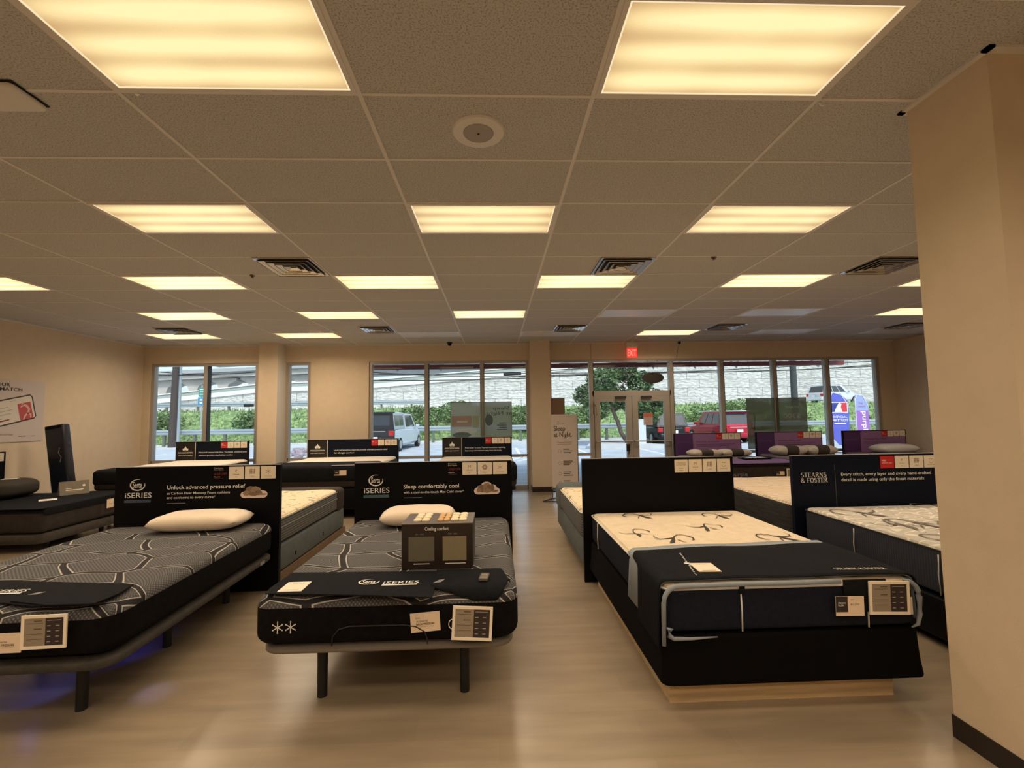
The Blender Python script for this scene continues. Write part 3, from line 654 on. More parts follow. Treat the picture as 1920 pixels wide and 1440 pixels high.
def cloud_pic(T, cx, cz, w_, h, v):
    m = MB(); q = XZ(-.0012)
    if v: pts = arc(cx-w_*.36, cz-h*.22, w_*.14, h*.28, 100, 270, 8)+arc(cx+w_*.36, cz-h*.24, w_*.14, h*.26, 270, 440, 8)+arc(cx+w_*.2, cz+h*.08, w_*.16, h*.2, 20, 100, 5)+arc(cx-.02*w_, cz+h*.22, w_*.2, h*.28, 20, 160, 8)+arc(cx-w_*.26, cz+h*.02, w_*.12, h*.2, 80, 170, 5)
    else: pts = arc(cx-w_*.36, cz-h*.24, w_*.14, h*.25, 100, 270, 8)+arc(cx+w_*.34, cz-h*.22, w_*.16, h*.28, 270, 440, 8)+[(cx+w_*.2, cz+h*.1), (cx-w_*.1, cz+h*.05)]
    m.poly([q(*p) for p in pts], 0)
    q = XZ(-.0016); random.seed(5+v)
    bl = [(-.12, .1, .2, .34), (.06, .08, .2, .32), (.16, -.1, .14, .2), (-.28, -.12, .14, .2), (-.02, -.18, .2, .16), (.32, -.22, .16, .07)] if not v else [(-.18, -.02, .18, .3), (0, .1, .16, .32), (.14, 0, .16, .3), (-.3, -.18, .1, .16), (.3, -.24, .12, .08), (0, -.18, .16, .2)]
    for i, (dx, dz, rx, rz) in enumerate(bl): m.poly([(p[0], -.0016-.0002*i, p[1]) for p in [(cx+w_*dx+w_*rx*math.cos(R(a))*(.92+.14*random.random()), cz+h*dz+h*rz*math.sin(R(a))*(.92+.14*random.random())) for a in range(0, 360, 15)]], 1+i % 2)
    for dx, dz in ((-.05, -.05), (.08, -.03)): m.poly([(p[0], -.0032, p[1]) for p in arc(cx+w_*dx, cz+h*dz, w_*.02, h*.03, 0, 330, 8)], 3)
    m.build('picture', [mat('cloud_print', (.78, .62, .56), .5), mat('brown_fur_print', (.20, .13, .085), .6), mat('tan_fur_print', (.30, .21, .14), .6), darkprint], T)
def headboard(cx, Y, w_, label, rz=0, board=black, z1=1.22, th=.045):
    T = thing('headboard', label, 'headboard', (cx, Y, 0), rz, 'headboards')
    h2 = w_/2
    MB().box(-h2, h2, 0, th, 0, z1).box(-h2-.001, h2+.001, -.001, th+.001, z1, z1+.004, 1).build('panel', [board, mat('grey_board_edge', (.25, .23, .22), .6)], T)
    return T, h2
# A and B: matching black boards with crescent logo
for (x0, x1, Y, rz, tt, sub, v, items, lab) in (
    (-3.718, -2.144, 4.70, .012, 'Unlock advanced pressure relief', ['as Carbon Fiber Memory Foam cushions', 'and conforms to every curve*'], 0, ['darkred', 'F', 'grid', 'snow'], 'black headboard reading Unlock advanced pressure relief, behind the left front bed'),
    (-1.408, .157, 4.70, .012, 'Sleep comfortably cool', ['with a cool-to-the-touch Max Cold cover*'], 1, ['darkred', 'M', 'foam', 'snow'], 'black headboard reading Sleep comfortably cool, behind the middle bed')):
    cx = (x0+x1)/2; T, h2 = headboard(cx, Y, x1-x0, lab, rz)
    dz = .0 if v else 0
    lx_ = (-3.507 if not v else -1.199)-cx
    m = MB(); q = XZ(-.0012); brandring(m, q, lx_, 1.048, .072, .056, 0); m.text(q, 'Serta', lx_-.002, 1.024, .058, .088, 0, 'C', .022)
    iseries(m, q, lx_-.115, .925, .25, .052, 0); m.rect(q, lx_-.12, lx_+.13, .878, .906, 1)
    m.build('logo', [white_m, tealbar if v else bluebar], T)
    tx = (-3.226 if not v else -.924)-cx; m = MB(); zz = 1.0 if not v else .962
    m.text(q, tt, tx, zz, .040, .745 if not v else .55, 0, 'L', .012)
    for i, s_ in enumerate(sub): m.text(q, s_, tx, zz-.05-.042*i, .025, (.60, .46)[i] if not v else .60, 0, 'L', .004)
    m.rect(q, tx, tx+.18, (.862 if not v else .868), (.867 if not v else .873), 1)
    m.build('lettering', [white_m, greyprint], T)
    cloud_pic(T, (-2.393 if not v else -.093)-cx, .962 if not v else .95, .26, .125, v)
    cards(T, items, h2-.045, 1.208, .142, .122, .012)
# C: plain black board
T, h2 = headboard((.875+2.44)/2, 4.70, 1.565, 'plain black headboard with four cream cards, behind the cream-topped front bed', .008)
cards(T, ['brand', 'M', 'grid', 'bed'], h2-.03, 1.198, .138, .128, .010)
# D: navy board with serif brand
def serif(m, mp, st, x, z, h, w_, k):
    adv = {'S': .62, 'T': .72, 'E': .68, 'A': .78, 'R': .76, 'N': .82, 'F': .64, 'O': .82, '&': .86, ' ': .3}
    W = sum(adv[c]+.08 for c in st)-.08; s = w_/W
    B, t_ = .15, .05
    for c in st:
        a = adv[c]
        def L(pts, wd): m.ribbon(mp, [(x+p[0]*s, z+p[1]*h) for p in pts], wd*s if abs(pts[0][0]-pts[-1][0]) < abs(pts[0][1]-pts[-1][1])*1.2 else wd*h, k)
        def Sx(cx_, z_): m.rect(mp, x+(cx_-.15)*s, x+(cx_+.15)*s, z+z_*h, z+(z_+.045)*h, k)
        def A_(cx_, cz, rx, rz, a0, a1, wd): m.ribbon(mp, [(x+p[0]*s, z+p[1]*h) for p in arc(cx_, cz, rx, rz, a0, a1, 14)], [wd*s*(.35+.9*abs(math.cos(R(a0+(a1-a0)*i/14)))) for i in range(15)], k)
        if c == 'S': A_(.31, .74, .22, .22, 40, 270, B*.8); A_(.31, .27, .24, .25, 90, -150, B*.8)
        if c == 'T': L([(.36, 0), (.36, 1)], B); m.rect(mp, x, x+.72*s, z+.94*h, z+h, k); Sx(.36, 0); L([(.02, .8), (.02, 1)], .05); L([(.70, .8), (.70, 1)], .05)
        if c in 'EF':
            L([(.16, 0), (.16, 1)], B); m.rect(mp, x, x+.62*s, z+.94*h, z+h, k); m.rect(mp, x+.16*s, x+.46*s, z+.48*h, z+.54*h, k); L([(.61, .8), (.61, 1)], .05)
            if c == 'E': m.rect(mp, x, x+.66*s, z, z+.06*h, k); L([(.65, 0), (.65, .2)], .05)
            else: Sx(.16, 0)
        if c == 'A': L([(.1, 0), (.38, 1)], .05); L([(.38, 1), (.66, 0)], B); m.rect(mp, x+.2*s, x+.56*s, z+.3*h, z+.35*h, k); Sx(.1, 0); Sx(.66, 0)
        if c == 'R': L([(.16, 0), (.16, 1)], B); A_(.3, .76, .28, .24, 90, -90, B); m.rect(mp, x+.05*s, x+.32*s, z+.95*h, z+h, k); m.rect(mp, x+.2*s, x+.34*s, z+.49*h, z+.54*h, k); L([(.36, .5), (.68, 0)], B); Sx(.16, 0)
        if c == 'N': L([(.12, 0), (.12, 1)], .05); L([(.12, 1), (.68, 0)], B); L([(.68, 0), (.68, 1)], .05); Sx(.12, 0); Sx(.70, .955)
        if c == 'O': A_(.41, .5, .36, .48, 0, 360, B)
        if c == '&': A_(.32, .76, .17, .22, 0, 360, B*.7); A_(.32, .27, .28, .26, 60, 330, B*.8); L([(.22, .62), (.72, 0)], B*.9); L([(.6, .2), (.72, .48)], .05)
        x += (a+.08)*s
T, h2 = headboard(3.84, 4.70, 1.565, 'navy headboard reading STEARNS & FOSTER, partly behind the near pillar', .006, navyb, 1.215)
m = MB(); q = XZ(-.0012); serif(m, q, 'STEARNS', -.697, .995, .046, .272, 0); serif(m, q, '& FOSTER', -.697, .940, .046, .282, 0); m.rect(q, -.335, -.331, .66, 1.12, 1)
m.build('logo', [white_m, mat('grey_blue_line', (.12, .12, .16), .6)], T)
m = MB(); m.text(q, 'Every stitch, every layer and every hand-crafted', -.268, 1.002, .033, .97, 0, 'L', .01); m.text(q, 'detail is made using only the finest materials', -.268, .946, .033, .89, 0, 'L', .01); m.build('lettering', white_m, T)
cards(T, ['red', 'P', 'grid', 'bed'], h2+.0-.0, 1.195, .148, .125, .010)
# Kingsdown boards
def kb(x0, x1, Y, lab, lines, frac):
    cx = (x0+x1)/2; T, h2 = headboard(cx, Y, x1-x0, lab, 0, black, 1.225)
    q = XZ(-.002); xa = -h2+frac*(x1-x0)
    MB().rect(q, -h2+.012, xa-.008, .6, 1.212).build('brand_panel', mat('warm_black_print', (.012, .009, .008), .45), T)
    MB().rect(q, xa+.008, h2-.012, .6, 1.212).build('print_panel', navyb, T)
    m = MB(); q = XZ(-.003); m.rect(q, xa-.005, xa+.005, .7, 1.215, 0)
    bx = (-h2+xa)/2
    for dx, dz, rx, rz in ((0, .02, .028, .03), (-.035, .005, .024, .022), (.035, .005, .024, .022), (0, .055, .012, .014)): m.poly([(p[0], -.003-.0003*abs(dx), p[1]) for p in arc(bx+dx, 1.065+dz, rx, rz, 0, 340, 12)], 0)
    m.rect(q, bx-.05, bx+.05, 1.038, 1.046, 0); m.text(q, 'KINGSDOWN', bx, .985, .032, .30 if frac > .2 else .28, 0, 'C', .02); m.text(q, 'SLEEP & BED FASHIONS', bx, .935, .02, .29, 0, 'C', .003)
    m.build('logo', white_m, T); m = MB(); 
    for i, (s_, w_) in enumerate(lines):
        if s_: m.text(q, s_, xa+.07+(.07 if frac < .22 else 0), .99-.06*i, .03, w_, 0, 'L', .012)
    m.build('lettering', white_m, T)
    cards(T, ['red', 'P', 'foam', 'snow'], h2-.03, 1.212, .125, .125, .012, -.004)
    return T
kb(-6.69, -5.20, 9.95, 'brown and navy crown-logo headboard in front of the left window', [('Natural materials like Turkish cotton and', .98), ('cashmere provide a superb sleep comfort', .70)], .27)
kb(-3.97, -2.07, 9.95, 'wide brown and navy crown-logo headboard against the wall between windows', [('Layers of luxurious materials provide ultimate pressure relief', 1.12), ('for all night comfort', .42)], .215)
kb(-1.14, .345, 9.95, 'brown and navy crown-logo headboard left of the centre pillar', [('From cover to core. Thermal innovations regulating', .86), ('heat away and moisture away from the body.', .78)], .28)
# purple boards
def pb(x0, x1, Y, lab, head, fr=.28, rz=0):
    cx = (x0+x1)/2; T, h2 = headboard(cx, Y, x1-x0, lab, rz, black, 1.235)
    q = XZ(-.002); xa = -h2+fr*(x1-x0)
    MB().rect(q, -h2+.02, xa, .6, 1.222).build('brand_panel', purpdark, T)
    MB().rect(q, xa, h2-.02, .6, 1.222).build('print_panel', purplight, T)
    m = MB(); q = XZ(-.003); m.text(q, 'purple', (-h2+xa)/2, 1.03, .05, .26, 0, 'C', .01); m.text(q, head, xa+.07, 1.035, .034, .52, 1, 'L', .012)
    for i in range(2): m.rect(q, xa+.07, xa+.07+(.85, .74)[i], .985-.035*i, .993-.035*i, 1)
    m.build('lettering', [mat('violet_print', (.10, .06, .22), .5), mat('dark_violet_print', (.06, .02, .09), .5)], T)
    cards(T, ['red', 'P', 'grid', 'snow'], h2-.02, 1.222, .125, .125, .012, -.004)
    for s_ in (-1, 1): MB().box(s_*(h2-.06)-.02, s_*(h2-.06)+.02, .045, .075, 0, 1.1).build('leg', legm, T)
pb(3.88, 5.37, 9.95, 'purple headboard beside the exit doors, leftmost of the purple three', 'Restorative, pressure-free')
pb(5.70, 7.19, 9.95, 'purple headboard in front of the dark window poster, middle of the purple three', 'Layered pressure relief')
pb(7.66, 9.10, 9.95, 'purple headboard nearest the right wall', 'Personalized Pressure Relief')
# headboard edge against the left wall
T, h2 = headboard(-7.80, 7.0, 1.5, 'black headboard on the left wall under the poster', -math.pi/2+math.pi, black, 1.22)
T.rotation_euler = (0, 0, math.pi/2); T.location = (-7.80, 6.93, 0)
cards(T, ['P', 'grid', 'bed'], h2-.03, 1.2, .13, .125, .01)

# ================================================================== BEDS
def mattress(label, cx, cyy, w_, l, z0, z1, mats, rz=0, sideband=0, top=None, r=(.10, .10, .06), piping=None, cut=.08, ny=14, nx=10, group='mattresses', pm=None):
    """mats: [top, side]"""
    T = thing('mattress', label, 'mattress', (cx, cyy, z0), rz, group)
    hz = (z1-z0)/2
    def mf(c, n): return 0 if (n == 'top' or (n != 'bottom' and c[2] > hz-cut)) else 1
    MB().rbox(w_/2, l/2, hz, *r, nx, ny, 2, mf, hz, cuts=(hz-cut,), top=top).build('cover', mats, T, smooth=True)
    if piping is not None:
        for zz in piping:
            a, b_, q = w_/2, l/2, r[0]*.9; pts = []
            for (sx, sy_, a0) in ((1, 1, 0), (-1, 1, 90), (-1, -1, 180), (1, -1, 270)):
                pts += [(p[0], p[1], zz) for p in arc(sx*(a-q), sy_*(b_-q), q+.001, q+.001, a0, a0+90, 6)]
            MB().tube(pts, .006, 6, 0, True).build('piping', pm or pipe_m, T, smooth=True)
    return T
def adj_base(label, cx, cyy, w_, l, z0, z1, rz=0, legs=((-.43, -.76), (.43, -.76), (-.43, -.02), (.43, -.02), (-.43, .78), (.43, .78)), m=basefab):
    T = thing('adjustable_bed', label, 'bed base', (cx, cyy, 0), rz, 'bed bases')
    MB().rbox(w_/2, l/2, (z1-z0)/2, .12, .12, .02, 3, 3, 1, cz=(z0+z1)/2).build('platform', m, T, smooth=True)
    for x, y in legs: MB().cyl((x, y, 0), (x, y, z0+.004), .029, .031, 16).build('leg', legm, T)
    return T
# --- A
AX, AY, AR = -2.890, 3.645, R(2.0)
def quiltbump(sx, sy_, a): return lambda x, y: a*(abs(math.sin(x*sx)*math.sin(y*sy_))**.5)
TA = mattress('grey patchwork mattress with black sides at the left front', AX, AY, 1.52, 2.04, .39, .68, [knit_m, blackfab], AR, cut=.075, r=(.13, .13, .07))
TAb = adj_base('grey-brown adjustable bed base under the left front mattress', AX, AY, 1.51, 2.02, .318, .389, AR)
label_ = MB().box(.753, .757, .72, .80, .335, .365).build('maker_tag', greyprint, TAb)
# --- B
BX, BY = -.632, 3.70
TB = mattress('grey patchwork mattress with white snowflake marks, middle front bed', BX, BY, 1.50, 1.98, .39, .68, [knit_m, blackfab], 0, cut=.07, r=(.10, .10, .07))
m = MB(); q = XZ(-.9915); snow(m, q, -.60, .118, .030, .0045, 0); snow(m, q, -.528, .118, .030, .0045, 0); m.build('snowflake_print', white_m, TB)
m = MB(); m.tube([(-.30, -.991, -.0+.01), (-.295, -.993, .06), (-.26, -.995, .10), (-.2, -.996, .115), (.10, -.998, .115), (.17, -1.0, .105), (.22, -1.0, .075), (.235, -.998, .03), (.235, -.992, .005)], .004, 6); m.build('handle_piping', mat('black_cord', (.010, .009, .010), .6), TB, smooth=True)
adj_base('grey-brown adjustable bed base under the middle front mattress', BX, BY, 1.44, 1.93, .335, .389, 0, legs=((-.435, -.75), (.425, -.75), (-.43, .0), (.43, .0), (-.43, .8), (.43, .8)), m=mat('light_taupe_base_fabric', (.17, .145, .12), .9, bump=.3, bscale=200))
# --- C
tufts = []
random.seed(3)
for i in range(7):
    for j in range(9): tufts.append((-.66+.22*i+(.11 if j % 2 else 0), -.9+.22*j))
def tuft_h(pts, a=.010, s=.035, dome=.012):
    def f(x, y):
        v = dome
        for p in pts:
            d = (x-p[0])**2+(y-p[1])**2
            if d < .01: v -= a*math.exp(-d/(2*s*s*.5))
        return v
    return f
fC = tuft_h(tufts, .016)
CX, CY = 1.690, 3.665
TC = mattress('cream-topped navy mattress with dark scroll prints at the right front', CX, CY, 1.49, 2.0, .42, .68, [creamfab, navyfab], 0, cut=.012, r=(.07, .07, .035), top=fC, nx=34, ny=44, piping=(.248,))
def surfC(cx_, cy_): return lambda u, v: (u, v, .26+max(0, fC(u, v))+.005)
def scroll(m, px, py, s, a, k=0, fn=surfC, flip=1):
    ca, sa = math.cos(a), math.sin(a); base = fn(0, 0)
    def mp(u, v): u *= flip; v = (v-.1)*1.35; return base(px+(u*ca-v*sa)*s, py+(u*sa+v*ca)*s)
    m.ribbon(mp, [(.02, .10), (-.06, .24), (-.2, .35), (-.36, .35), (-.5, .24), (-.55, .08), (-.5, -.06), (-.4, -.12)], [.03, .035, .035, .035, .04, .045, .05, .015], k)
    m.ribbon(mp, [(-.04, .22), (.04, .08), (.12, -.06), (.22, -.20), (.34, -.30)], [.02, .06, .10, .13, .02], k)
    m.ribbon(mp, [(.05, .1), (.25, .06), (.45, .10), (.56, .24), (.52, .38)], [.06, .05, .04, .03, .012], k)
    m.ribbon(mp, [(-.02, -.05), (-.1, -.2), (-.16, -.3)], [.05, .03, .01], k)
scr_m = mat('charcoal_scroll_print', (.045, .038, .032), .8)
for u, v, s, a, fl in ((1196, 967, .27, 0, 1), (1345, 967, .25, -.3, 1), (1150, 1000, .22, .5, -1), (1323, 988, .25, .2, -1), (1265, 1010, .26, 0, -1), (1455, 1007, .27, .1, 1), (1205, 1040, .18, .3, 1)):
    g = G(u, v, .69); m = MB(); scroll(m, max(-.54, g.x-CX), g.y-CY, s, a, 0, surfC, fl); m.build('scroll_print', scr_m, TC)
# vertical side piping
for (x, y) in ((-.747, .67), (-.747, -.70), (-.30, -1.002), (.44, -1.002)):
    m = MB(); off = (-.003, 0) if abs(y) < .9 else (0, -.003)
    m.tube([(x+off[0], y+off[1], .01), (x+off[0]*2.5, y+off[1]*2.5, .12), (x+off[0], y+off[1], .24)], .0045, 6); m.build('side_piping', pipe_m, TC, smooth=True)
T = thing('box_spring', 'black skirted box spring under the cream-topped front mattress', 'box spring', (CX-.005, CY, 0), 0, 'box springs')
m = MB(); a, b_, tz, bz = .752, 1.005, .415, .15; fl = .012
ring = lambda a, b_, z: [(p[0], p[1], z) for (sx, sy_, a0) in ((1, 1, 0), (-1, 1, 90), (-1, -1, 180), (1, -1, 270)) for p in arc(sx*(a-.05), sy_*(b_-.05), .05, .05, a0, a0+90, 4)]
vs = []; zs = (bz, bz+.01, bz+.1, tz-.02, tz); ws = (fl, fl+.002, fl*.5, 0, -.01)
for z, q_ in zip(zs, ws): vs += ring(a+q_, b_+q_, z)
n = len(vs)//5; fs = [(k*n+i, k*n+(i+1) % n, (k+1)*n+(i+1) % n, (k+1)*n+i) for k in range(4) for i in range(n)]+[tuple(range(4*n, 5*n)), tuple(range(n))[::-1]]
m.add(vs, fs); m.build('skirt', mat('plain_black_skirt_cloth', (.0035, .003, .003), .9, bump=.2, bscale=90, spec=.08), T, smooth=False)
T = thing('bed_plinth', 'pale pine platform on the floor under the right front bed', 'plinth', (CX-.03, CY+.02, 0), 0, 'bed plinths')
MB().box(-.67, .665, -.935, -.90, 0, .149).box(-.67, .665, .90, .935, 0, .149).box(-.67, -.635, -.9, .9, 0, .149).box(.63, .665, -.9, .9, 0, .149).build('frame', pine, T)
MB().box(.61, .66, -.937, -.9, 0, .012).build('foot_pad', pine, T)
# --- D
tD = [(p[0], p[1]) for p in tufts]; fD = tuft_h(tD, .020, .035, .016)
DX, DY = 3.86, 3.655
TD = mattress('pale grey-topped ribbed navy mattress partly behind the near pillar', DX, DY, 1.49, 2.0, .36, .69, [curl_m, stripenavy], 0, cut=.012, r=(.07, .07, .04), top=fD, nx=34, ny=44, piping=(.318,), pm=mat('black_tape', (.02, .02, .025), .7))
fnD = lambda a, b_: (lambda u, v: (u, v, .33+max(0, fD(u, v))+.006))
for u, v, s, a, fl in ((1605, 962, .40, .0, 1), (1715, 982, .40, -.2, 1), (1725, 1008, .36, .6, 1), (1600, 985, .36, .4, -1), (1750, 950, .35, 0, 1), (1700, 1035, .38, .3, 1)):
    g = G(u, v, .70); m = MB(); scroll(m, max(-.44, g.x-DX), g.y-DY, s, a, 0, fnD, fl); m.build('scroll_print', mat('taupe_scroll_print', (.16, .14, .12), .8), TD)
m = MB()
for p in tufts: m.disc(lambda u, v: (u, v, .33+max(0, fD(u, v))+.004), p[0], p[1], .014, .014, 0, 10)
m.build('tuft_buttons', mat('navy_button', (.03, .03, .04), .7), TD)
for y in (.33, -.44):
    m = MB(); m.tube([(-.748, y, .01), (-.756, y, .16), (-.748, y, .29)], .0045, 6); m.build('side_piping', pipe_m, TD, smooth=True)
T = thing('box_spring', 'black box spring under the pale grey-topped mattress by the near pillar', 'box spring', (DX, DY, 0), 0, 'box springs')
MB().rbox(.755, 1.0, .15, .05, .05, .02, 2, 2, 1, cz=.205).build('body', black, T, smooth=True)
for x in (-.6, .6):
    for y in (-.8, .8): MB().box(x-.03, x+.03, y-.03, y+.03, 0, .057).build('leg', legm, T)
o = solo(MB().rbox(.765, .20, .17, .06, .06, .05, 3, 3, 2, cz=.545, cx=DX, cyy=2.84, skip=('bottom', 'back')), 'foot_blanket', bluefab, 'steel blue blanket over the foot of the mattress at the near pillar', 'blanket', 'foot covers', smooth=True)

# --- foot sleeve on C: felt U strip over the foot end (local strip profile in XZ, extruded in Y)
def sleeve(T, name, y0, y1, mat_, side=.26, z=.695, w2=.757, th=.006, x0=CX, ny=14, fr=None, top_r=.05, left=True, right=True, jag=None, sides_z=None):
    prof = []; zl = (sides_z or (z-side, z-side))
    prof.append((-w2-.014, zl[0]))
    for p in arc(-w2+top_r, z-top_r, top_r, top_r, 180, 90, 6): prof.append(p)
    for i in range(1, 16): prof.append((-w2+top_r+(2*w2-2*top_r)*i/16, z))
    for p in arc(w2-top_r, z-top_r, top_r, top_r, 90, 0, 6): prof.append(p)
    prof.append((w2+.012, zl[1])); k = len(prof); vs = []
    for j in range(ny+1):
        for i, p in enumerate(prof):
            t = i/(k-1); a = y0(t) if callable(y0) else y0; b_ = y1(t) if callable(y1) else y1; y = a+(b_-a)*j/ny
            wob = .003*math.sin(23*t+9*y)
            vs.append((p[0], y, p[1]+wob))
    fs = [(j*k+i, j*k+i+1, (j+1)*k+i+1, (j+1)*k+i) for j in range(ny) for i in range(k-1)]
    o = MB().add(vs, fs).build(name, mat_, T, smooth=True)
    md = o.modifiers.new('thick', 'SOLIDIFY'); md.thickness = th; md.offset = 1
    return o
T = thing('foot_cover', 'navy felt foot cover with pale blue-grey edges on the cream-topped front bed', 'mattress cover', (CX, 0, 0), 0, 'foot covers')
ybg = lambda t: yb(t)+.10+.14*max(0, 1-t/.14)
yb = lambda t: 3.17+.17*min(1, t*2.2)+.02*math.sin(t*9)-(.10 if t < .1 else 0)
sleeve(T, 'grey_edge_band', 2.70, ybg, greyfelt, z=.702, w2=.752, sides_z=(.40, .45))
sleeve(T, 'navy_panel', 2.685, yb, blackfelt, z=.712, w2=.758, sides_z=(.34, .45), th=.005)
m = MB(); pts = [(-.75, 2.672, .36)]+[(p[0], 2.655, p[1]) for p in arc(-.66, .60, .09, .09, 180, 90, 5)]+[(-.3, 2.652, .694), (.05, 2.652, .692), (.28, 2.652, .694)]
m.tube(pts, [.012, .014]+[.014]*7, 8); m.build('front_edge_roll', greyfelt, T, smooth=True)
m = MB(); pts = [(p[0], 2.655, p[1]) for p in arc(.66, .60, .085, .09, 90, 0, 5)]+[(.742, 2.655, .5), (.728, 2.655, .44), (.69, 2.655, .425)]
m.tube(pts, [.008, .010, .012, .014, .015, .016, .014, .01, .004], 8); m.build('corner_edge_roll', greyfelt, T, smooth=True)
m = MB(); m.tube([(-.72, 2.655, .46), (-.725, 2.652, .42), (-.70, 2.65, .405), (-.6, 2.65, .403), (-.45, 2.65, .408)], [.02, .016, .012, .009, .003], 8); m.build('lower_edge_roll', greyfelt, T, smooth=True)
MB().box(.30, .55, 2.650, 2.658, .52, .70).build('hanging_tab', blackfelt, T); MB().box(-.31, -.28, 2.650, 2.656, .64, .70).build('hanging_tab', blackfelt, T)
m = MB(); fn = lambda u, v: (u, v, .7215)
for i in range(16):
    if i in (7, 8): continue
    m.disc(fn, -.445-.005*i+.0, 3.16-.028*i, .006, .006, 0, 8)
m.disc(fn, -.485, 2.955, .02, .014, 0, 8); m.disc(fn, -.47, 2.925, .014, .018, 0, 8)
m.build('stitched_dots', white_m, T)
g1_, g2_ = G(1565, 1067, .72), G(1663, 1067, .72)
m = MB()
def stm(u, v): return (g1_.x-CX+u, g1_.y+v-.06*u, .7215)
serif(m, stm, 'STEARNS & FOSTER', 0, -.015, .036, .30, 0); m.build('lettering', white_m, T)
def card_flat(loc, rz, w_, h, lab, name='info_sheet', group='small cards and sheets', z=None):
    T = thing(name, lab, 'card', loc, rz, group)
    MB().box(-w_/2, w_/2, -h/2, h/2, 0, .003).build('paper', white_m if 'white' in lab else offwh, T)
    m = MB(); m.text(XY(.0036), 'Scan here', 0, h*.30, h*.10, w_*.5, 0, 'C'); m.rect(XY(.0036), -w_*.3, w_*.3, -h*.40, -h*.36, 0); m.build('lettering', taupe, T)
    return T
g = G(1322, 1064, .722); card_flat((g.x, g.y, .7215), -.05, .135, .16, 'cream card lying on the navy foot cover of the right front bed')

# spec sheets & tags hanging on mattress fronts
def spec_sheet(cx_, y, z0, w_, h, lab, tilt=0, yaw=0):
    T = thing('spec_sheet', lab, 'sign', (cx_, y, z0), rot=(0, tilt, yaw), group='framed specification sheets')
    f = .012*w_/.22+.003
    MB().box(-w_/2, w_/2, -.004, .004, 0, f).box(-w_/2, w_/2, -.004, .004, h-f, h).box(-w_/2, -w_/2+f, -.004, .004, f, h-f).box(w_/2-f, w_/2, -.004, .004, f, h-f).build('frame', mat('cream_plastic_frame', (.93, .82, .67), .45), T)
    m = MB(); q = XZ(-.002); q2 = XZ(-.0028)
    m.rect(q, -w_/2+f, w_*.03, f, h-f, 0); m.rect(q, w_*.03, w_/2-f, f, h-f, 1)
    random.seed(int(abs(cx_*100)))
    for i in range(9):
        z = h-f-.012-(h-2*f-.02)*i/9
        if i in (0, 3): m.rect(q2, -w_*.22, -w_*.05, z-.005, z, 2)
        elif i % 2: m.rect(q2, -w_*.38, -w_*.02, z-.002, z, 2)
        if i in (0,): m.rect(q2, w_*.07, w_*.38, z-.003, z, 3)
        elif i in (2, 4, 6, 8): m.rect(q2, w_*.07, w_*.15, z-.004, z, 3); m.rect(q2, w_*.26, w_*.34, z-.004, z, 3)
    m.build('sheet', [mat('taupe_sheet', (.30, .25, .19), .55), darkprint, mat('sheet_ink', (.10, .07, .05), .6), mat('pale_sheet_ink', (.42, .36, .30), .6)], T)
    return T
spec_sheet(-.15, 2.695, .413, .226, .185, 'cream-framed specification sheet on the front of the middle bed', .06)
spec_sheet(2.238, 2.635, .508, .238, .185, 'cream-framed specification sheet on the front of the right bed', .03)
spec_sheet(-2.385, 2.594, .488, .224, .172, 'cream-framed specification sheet on the front of the left bed', -.01, AR)
def tagcard(cx_, y, z0, w_, h, lab, lines, tilt=0, yaw=0, half=False):
    T = thing('hanging_tag', lab, 'tag', (cx_, y, z0), rot=(0, tilt, yaw), group='small paper tags on bed fronts')
    m = MB(); m.box(-w_/2, w_/2, -.0015, .0015, 0, h)
    if half: m.rect(XZ(-.0022), -w_/2, -w_*.08, h*.2, h, 1)
    m.build('card', [mat('peach_card', (.82, .66, .50), .6), darkprint], T)
    m = MB(); q = XZ(-.003)
    for s_, x, z, hh, ww, k, b_ in lines: m.text(q, s_, x*w_, z*h, hh*h, ww*w_, k, 'L', b_)
    if lines: m.build('lettering', [darkprint, white_m, taupe], T)
    return T
pl = [('Serta', -.33, .70, .11, .16, 2, 0), ('ALLEVIATES', -.31, .52, .09, .40, 0, .005), ('BACK PRESSURE', -.31, .36, .11, .62, 0, .03), ('conforms to you', -.31, .26, .05, .58, 2, 0)]
tagcard(-.405, 2.700, .466, .165, .105, 'peach paper tag reading back pressure, left of the middle bed sheet', pl, -.07)
tagcard(-2.575, 2.585, .475, .165, .10, 'peach paper tag cut off by the left picture edge', pl, .0, AR)
tagcard(2.000, 2.628, .51, .165, .108, 'half black half cream paper tag on the right front bed', [('STUDIO', -.42, .62, .09, .26, 1, .02), ('PLUSH', -.42, .5, .09, .2, 1, .02), ('name', .02, .82, .06, .12, 0, 0), ('$1,799', .02, .55, .1, .3, 2, 0)], .02, half=True)
o = solo(MB().box(2.345, 2.375, 2.634, 2.640, .505, .60), 'plastic_clip', plast, 'pale plastic tab behind the sheet on the right front bed', 'clip')
m = MB(); m.tube([(p[0], 2.704, p[1]) for p in arc(-.258, .50, .020, .026, 60, 300, 10)], .0025, 6); o = solo(m, 'string_loop', white_m, 'thin white ring showing left of the middle bed sheet', 'ring', smooth=True)

